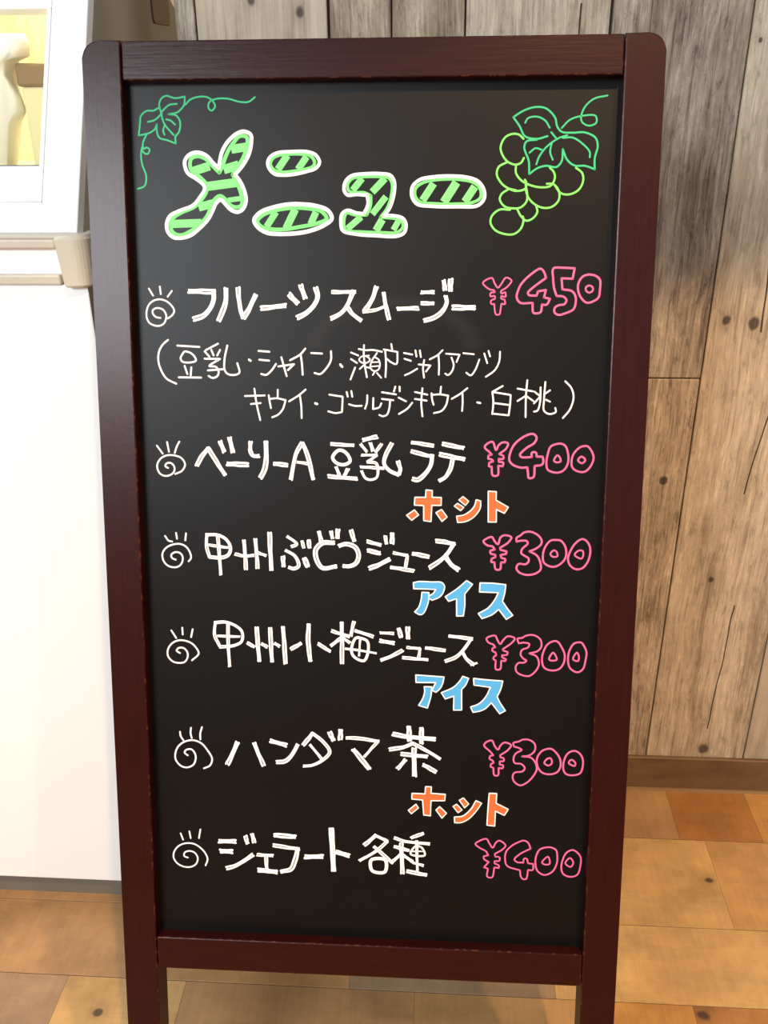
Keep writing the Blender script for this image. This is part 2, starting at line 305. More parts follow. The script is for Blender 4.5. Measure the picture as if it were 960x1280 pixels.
# timber plank wall on the right, its backing board and the skirting
bm = nb(); box(bm, WL, 2.2, D + 0.0135, D + 0.09, 0.0, 2.75)
wall = obj('wall_back', bm, M_DARKG); wall['kind'] = 'structure'
GREY = ((0.19, 0.15, 0.11), (0.35, 0.295, 0.23), (0.52, 0.455, 0.365))
PALE = ((0.31, 0.25, 0.175), (0.47, 0.395, 0.29), (0.60, 0.52, 0.395))
MIDW = ((0.24, 0.18, 0.12), (0.40, 0.32, 0.225), (0.55, 0.455, 0.335))
seams = [WL, -0.2733, -0.128, -0.0598, 0.0194, 0.174, 0.3211, 0.4664, 0.61, 0.77, 0.90, 1.06, 1.19, 1.35, 1.50, 1.64, 1.80, 1.95, 2.2]
spec_ = {
    0: [(0, 2.7, GREY, (), (), 0.35)],
    1: [(0, 0.55, MIDW, (), (), .3), (0.55, 2.7, PALE, ((-0.2115, 1.075, 0.005), (-0.1586, 1.062, 0.005)), (), 0.15)],
    2: [(0, 0.9, PALE, (), (), .3), (0.9, 2.7, MIDW, (), (), 0.4)],
    3: [(0, 2.7, MIDW, (), (), 0.4)],
    4: [(0, 0.35, GREY, (), (), .3), (0.35, 2.7, PALE, (), ((0.1405, 1.066, 0.1392, 0.99),), 0.3)],
    5: [(0, 0.6563, MIDW, ((0.2925, 0.518, 0.0055),), (), 0.45), (0.6563, 2.7, GREY, (), (), 0.45)],
    6: [(0, 2.7, PALE, ((0.3416, 0.7304, 0.0055), (0.3742, 0.7257, 0.006), (0.3745, 0.3697, 0.005), (0.4048, 0.0754, 0.0085), (0.3322, 1.0289, 0.002)),
         ((0.3800, 0.79, 0.3815, 0.715), (0.4080, 0.63, 0.3935, 0.50), (0.4155, 0.33, 0.4030, 0.115)), 0.3)],
    7: [(0, 1.5, ((0.30, 0.25, 0.19), (0.40, 0.34, 0.26), (0.47, 0.41, 0.32)), (), (), 0.1), (1.5, 2.7, MIDW, (), (), .3)]}
random.seed(5)
for i in range(len(seams) - 1):
    L = spec_.get(i) or [(0, 0.5 + 0.22 * ((i * 7) % 5), random.choice([GREY, PALE, MIDW]), (), (), .35), (0.5 + 0.22 * ((i * 7) % 5), 2.7, random.choice([GREY, PALE, MIDW]), (), (), .35)]
    for j, (z0, z1, cols, kn, ck, sawn) in enumerate(L):
        m = rough_wood('aged_timber', cols, i * 1.37 + j * 0.61 + 0.2, 'Z', fine=150 + 20 * (i % 3), long_=4.5, knots=kn, cracks=ck, sawn=sawn, bumpd=0.0042 if cols is not PALE else 0.0024)
        bm = nb(); WG = {2: 0.0017, 5: 0.0019}
        box(bm, seams[i] + WG.get(i, 0.0009), seams[i + 1] - WG.get(i + 1, 0.0009), D + 0.006, D + 0.0145, z0 + 0.0008, z1 - 0.0008, 0.0009, 1)
        obj('plank', bm, m, wall)
bm = nb(); prism(bm, [(D, 0.0), (D, HB - 0.0015), (D + 0.0015, HB), (D + 0.0075, HB), (D + 0.0075, 0.0)], 'x', WL, 2.2)
M_BASE = rough_wood('skirting_wood', ((0.10, 0.058, 0.028), (0.14, 0.083, 0.042), (0.175, 0.108, 0.06)), 3.3, 'X', fine=300, long_=6, rough=0.5, bumpd=0.0002, sawn=0.15, patch=0.2)
base = obj('baseboard_back', bm, M_BASE); base['kind'] = 'structure'
bm = nb(); prism(bm, [(D - 0.004, 0.0), (D - 0.002, 0.003), (D + 0.0005, 0.0035), (D + 0.0005, 0.0)], 'x', WL, 2.2)
tr = obj('trim_1', bm, plain('sealant', (0.24, 0.14, 0.06), 0.4, 0.4, 0.1)); tr['kind'] = 'structure'
bm = nb(); box(bm, -1.6, 2.2, 2.25, 2.3, 0, 2.75); o = obj('wall_far', bm, M_FARWALL); o['kind'] = 'structure'
bm = nb(); box(bm, -1.65, -1.6, -1.6, 2.3, 0, 2.75); o = obj('wall_left', bm, M_GYPSUM); o['kind'] = 'structure'
# low unseen wall added behind the camera to darken the board's reflections
bm = nb(); box(bm, -2.6, 3.4, -1.66, -1.6, 0, 0.95); o = obj('wall_front_blocker', bm, M_GYPSUM); o['kind'] = 'structure'

# ------------------------------------------------------------ white display freezer on the left
fz = thing('display_freezer', 'white display freezer with sloping glass lid and beige corner guard, left of the board', 'freezer', (-0.70, 1.05, 0))
def fo(name, bm, m, label=None, smooth=False):
    o = obj(name, bm, m, fz, label=label, smooth=smooth); o.matrix_local = Matrix.Translation((0.70, -1.05, 0)); return o
FX0, FX1, FY = -1.06, -0.335, 0.845
bm = nb(); box(bm, FX0, FX1, FY, 1.31, 0.041, 0.825, 0.0015, 2)
body = fo('body', bm, [M_WHITE, M_SIDE])
for p in body.data.polygons:
    if p.normal.x > 0.9: p.material_index = 1
bm = nb(); box(bm, FX0 + 0.01, FX1 - 0.006, FY + 0.014, 1.25, 0.0, 0.041); fo('kick_plate', bm, M_KICK)
bm = nb(); box(bm, FX0, FX1 - 0.004, FY + 0.004, 1.308, 0.825, 0.866, 0.001, 1); fo('front_band', bm, M_WSTRIP)
for z0, z1 in ((0.8250, 0.8345), (0.8585, 0.8668)):
    bm = nb(); box(bm, FX0, -0.3590, FY - 0.004, FY + 0.012, z0, z1, 0.0018, 2); fo('trim_rail', bm, M_BEIGE, smooth=False)
bm = nb(); box(bm, FX0, -0.3570, FY - 0.002, FY + 0.03, 0.8668, 0.8695, 0.001, 1); fo('trim_ledge', bm, M_BEIGE)
# corner guard: rounded in plan, wraps to the side
def corner_guard():
    bm = nb(); r = 0.016; X1 = FX1 + 0.009; Y0 = FY - 0.009
    pl = [(-0.3585, FY + 0.01), (-0.3585, Y0 + 0.003), (-0.3570, Y0)]
    for k in range(9):
        a = -math.pi / 2 + k * math.pi / 16
        pl.append((X1 - r + r * math.cos(a), Y0 + r + r * math.sin(a)))
    pl += [(X1, FY + 0.055), (X1 - 0.010, FY + 0.055), (X1 - 0.010, FY + 0.01)]
    zs = [(0.8235, 0.002), (0.8255, 0.0), (0.867, 0.0), (0.8705, 0.0025)]
    ring = []
    cx = sum(p[0] for p in pl) / len(pl); cy = sum(p[1] for p in pl) / len(pl)
    for z, ins in zs:
        sl = (0.866 - z) * 0.09
        rg = []
        for (x, y) in pl:
            xx = x + (0 if x > -0.35 else -0.0) ; d = math.hypot(x - cx, y - cy)
            xx = x + (cx - x) / d * ins; yy = y + (cy - y) / d * ins
            if x < -0.355: xx += sl
            rg.append(bm.verts.new((xx, yy, z)))
        ring.append(rg)
    n = len(pl)
    for a, b_ in zip(ring, ring[1:]):
        for i in range(n): bm.faces.new((a[i], a[(i + 1) % n], b_[(i + 1) % n], b_[i]))
    bm.faces.new(ring[0]); bm.faces.new(ring[-1][::-1])
    return bm
fo('corner_guard', corner_guard(), M_BEIGE)
# sloping lid, 30 degrees back from vertical: local x along, y into the case, z up the slope
LA = math.radians(30)
LID = Matrix.Translation((0.70, 0.865 - 1.05, 0.8692)) @ Matrix.Rotation(-LA, 4, 'X')
def lo(name, bm, m): o = obj(name, bm, m, fz); o.matrix_local = LID; return o
LT = 0.37
bm = nb(); box(bm, -0.3808, -0.3450, -0.001, 0.014, 0.0, LT, 0.0015, 2); lo('lid_post', bm, M_WSTRIP)
bm = nb(); box(bm, FX0, FX0 + 0.036, -0.001, 0.014, 0.0, LT, 0.0015, 2); lo('lid_post', bm, M_WSTRIP)
XL = FX0 + 0.0365
bm = nb(); box(bm, XL, -0.3815, 0.001, 0.013, 0.0, 0.0305, 0.0008, 1); lo('lid_rail', bm, M_WSTRIP)
bm = nb(); box(bm, XL, -0.3820, 0.001, 0.013, 0.0309, 0.0608, 0.0008, 1); lo('lid_rail', bm, M_WSTRIP)
bm = nb(); box(bm, XL, -0.3820, 0.001, 0.013, 0.2235, LT, 0.001, 1); lo('lid_rail', bm, M_WSTRIP)
bm = nb(); box(bm, -0.3863, -0.3820, 0.001, 0.013, 0.0608, 0.2235, 0.0008, 1); lo('sash_edge', bm, M_WSTRIP)
bm = nb(); box(bm, XL, XL + 0.012, 0.001, 0.013, 0.0608, 0.2235, 0.0008, 1); lo('sash_edge', bm, M_WSTRIP)
bm = nb(); box(bm, XL + 0.012, -0.3863, 0.0040, 0.0080, 0.0608, 0.0615); box(bm, XL + 0.012, -0.3863, 0.0040, 0.0080, 0.0676, 0.0684); lo('gasket', bm, M_GASKET)
bm = nb(); box(bm, XL + 0.012, -0.3863, 0.0045, 0.0075, 0.0616, 0.0675); lo('sill_strip', bm, M_WSTRIP)
bm = nb(); box(bm, XL + 0.012, -0.3863, 0.0045, 0.0075, 0.0685, 0.2235); lo('glass_pane', bm, M_GLASS)
bm = nb(); box(bm, -0.3820, -0.3806, 0.004, 0.012, 0.0, LT); lo('groove', bm, M_DARKG)
zt = 0.8692 + LT * math.cos(LA); yt = 0.865 + LT * math.sin(LA)
side = [(0.879, 0.867), (1.308, 0.867), (1.308, 1.073), (1.245, 1.102), (1.215, zt), (yt + 0.012, zt)]
bm = nb(); prism(bm, side, 'x', -0.3540, -0.3455, 0.0006, 1); fo('side_panel', bm, M_SIDE)
bm = nb(); prism(bm, side, 'x', FX0 + 0.0005, FX0 + 0.009, 0.0006, 1); fo('side_panel', bm, M_SIDE)
def rrect(x0, x1, z0, z1, r, n=5):
    P = []
    for cx, cz, a0 in ((x1 - r, z1 - r, 0), (x0 + r, z1 - r, 90), (x0 + r, z0 + r, 180), (x1 - r, z0 + r, 270)):
        for k in range(n): a = math.radians(a0 + 90 * k / (n - 1)); P.append((cx + r * math.cos(a), cz + r * math.sin(a)))
    return P
bm = nb(); prism(bm, rrect(1.190, 1.262, 1.058, 1.088, 0.008), 'x', -0.3456, -0.3440, 0.0004, 1); fo('side_reflection', bm, M_SIDEREFL, 'brown rounded reflection painted on the side panel')  # brown plate standing in for a reflection in the glossy side
M_INW = rough_wood('honey_wood_lining', ((0.36, 0.24, 0.10), (0.50, 0.36, 0.18), (0.60, 0.46, 0.25)), 9.1, 'Z', fine=70, long_=8, rough=0.5, bumpd=0.0003, sawn=0.1)
bm = nb(); box(bm, FX0 + 0.009, -0.3545, 1.235, 1.262, 0.867, zt); fo('back_lining', bm, M_INW)
bm = nb(); box(bm, FX0 + 0.009, -0.3545, 0.92, 1.234, 0.867, 0.905, 0.001, 1); fo('inner_shelf', bm, M_TRAY)
bm = nb(); box(bm, FX0 + 0.009, -0.3545, 0.898, 0.919, 0.867, 0.915, 0.002, 1); fo('inner_sill', bm, M_PALE)
bm = nb(); box(bm, FX0, -0.345, yt - 0.005, 1.215, zt - 0.004, zt + 0.006, 0.001, 1); fo('top_cover', bm, M_WSTRIP)
# things kept inside, seen through the glass
t = thing('carton', 'tan-lidded carton standing inside the freezer behind the glass', 'box', (-0.440, 1.10, 0.905))
bm = nb(); box(bm, -0.0185, 0.018, -0.045, 0.045, 0.0, 0.088, 0.002, 2); obj('carton_body', bm, M_PALE, t)
bm = nb(); box(bm, -0.022, 0.020, -0.048, 0.048, 0.088, 0.111, 0.003, 2); obj('carton_lid', bm, M_CARTON, t, label='tan lid')
t = thing('folded_cloth', 'white folded cloth inside the freezer, behind the glass, left of the carton', 'cloth', (-0.476, 1.06, 0.905))
def cloth_bm():
    bm = nb(); prof = [(-0.050, 0.140), (0.026, 0.139), (0.029, 0.130), (0.028, 0.118), (0.010, 0.114), (0.004, 0.100), (0.012, 0.078), (0.014, 0.064), (0.004, 0.052), (-0.012, 0.0), (-0.040, 0.0), (-0.045, 0.10)]
    n = 6; rings = []
    for k in range(n + 1):
        y = -0.016 + 0.032 * k / n; s = 1 - 0.25 * abs(2 * k / n - 1) ** 3
        rings.append([bm.verts.new((x * s + 0.002 * math.sin(7 * k + z * 90), y + 0.005 * math.sin(x * 160 + z * 60), z if z < 0.001 else z * (0.97 + 0.03 * s))) for x, z in prof])
    m_ = len(prof)
    for a, b_ in zip(rings, rings[1:]):
        for i in range(m_): bm.faces.new((a[i], a[(i + 1) % m_], b_[(i + 1) % m_], b_[i]))
    bm.faces.new(rings[0]); bm.faces.new(rings[-1][::-1]); return bm
obj('cloth', cloth_bm(), M_CLOTH, t, smooth=True)

# ------------------------------------------------------------ the standing menu board
BO = Vector((-0.284702, 0.779328, 1.026963)); EX = Vector((0.999993, 0.003685, 0.000000)); DN = Vector((0.001023, -0.277727, -0.960660)); NN = Vector((-0.003540, 0.960653, -0.277729))   # top-left of the face, along, down the face, into the board
BW = 0.45; ST = 0.03130; T1 = 0.02947; V2 = 0.76915; V3 = 0.80095; TH = 0.028
root_loc = Vector((BO.x + 0.225, 0.78, 0.0))
sign = thing('menu_board', 'dark red wooden A-frame chalkboard with a handwritten drinks menu', 'menu board', root_loc)
UP = -DN
FM_ = Matrix(((EX.x, NN.x, UP.x, BO.x), (EX.y, NN.y, UP.y, BO.y), (EX.z, NN.z, UP.z, BO.z), (0, 0, 0, 1)))
LOC = Matrix.Translation(-root_loc) @ FM_
VE = (BO.z - TH * abs(NN.z)) / abs(DN.z) - 0.0003
def stile(x0, x1, outer_left, length, th=TH, r=0.013):
    P = []
    xo, xi = (x0, x1) if outer_left else (x1, x0); s = 1 if outer_left else -1
    P.append((xi, 0.0))
    for k in range(8):
        a = math.radians(90 + 90 * k / 7); P.append((xo + s * r + s * r * math.cos(a), -r + r * math.sin(a)))
    P.append((xo, -length)); P.append((xi, -length))
    bm = nb(); prism(bm, P, 'y', 0.0, th, 0.0013, 2); return bm
G = 0.0005
obj('stile', stile(0, ST - G, True, VE), M_LAC, sign, LOC, smooth=False)
obj('stile', stile(BW - ST + G, BW, False, VE), M_LAC, sign, LOC)
bm = nb(); box(bm, ST, BW - ST, 0.0006, TH - 0.002, -T1, -0.0004, 0.0011, 2); obj('rail', bm, M_LACR, sign, LOC)
bm = nb(); box(bm, ST, BW - ST, 0.0006, TH - 0.002, -V3, -V2, 0.0011, 2); obj('rail', bm, M_LACR, sign, LOC)
bm = nb(); box(bm, ST - 0.004, BW - ST + 0.004, 0.012, 0.017, -V2 - 0.004, -T1 + 0.004); panel = obj('board_panel', bm, M_BOARD, sign, LOC, label='black writing surface')
# narrow backing strut across the front frame, hinges, and the rear frame
RB = math.radians(12.6)
REAR = Matrix.Translation(-root_loc) @ Matrix.Translation((BO.x, BO.y + 0.035, BO.z - 0.012)) @ Matrix.Rotation(RB, 4, 'X')
RL = (BO.z - 0.012) / math.cos(RB) - 0.0005
for nm, x0, x1, ol in (('rear_stile', 0, ST, True), ('rear_stile', BW - ST, BW, False)):
    obj(nm, stile(x0, x1, ol, RL, 0.024), M_LAC, sign, REAR)
for z0, z1 in ((-T1, -0.001), (-V3, -V2)):
    bm = nb(); box(bm, ST + 0.0003, BW - ST - 0.0003, 0.001, 0.022, z0, z1, 0.001, 1); obj('rear_rail', bm, M_LACR, sign, REAR)
bm = nb(); box(bm, ST - 0.003, BW - ST + 0.003, 0.008, 0.012, -V2 - 0.003, -T1 + 0.003); obj('rear_panel', bm, M_BOARD, sign, REAR)
for hx in (0.06, BW - 0.06):
    bm = nb(); prism(bm, [(BO.x + hx - 0.014 - root_loc.x, 0.0), (BO.x + hx + 0.014 - root_loc.x, 0.0), (BO.x + hx + 0.014 - root_loc.x, 0.016), (BO.x + hx - 0.014 - root_loc.x, 0.016)], 'y', 0, 0.0012)
    h = obj('hinge', bm, M_BRASS, sign); h.matrix_local = Matrix.Translation((0, BO.y + 0.0285 - root_loc.y + 0.008, BO.z - 0.030))

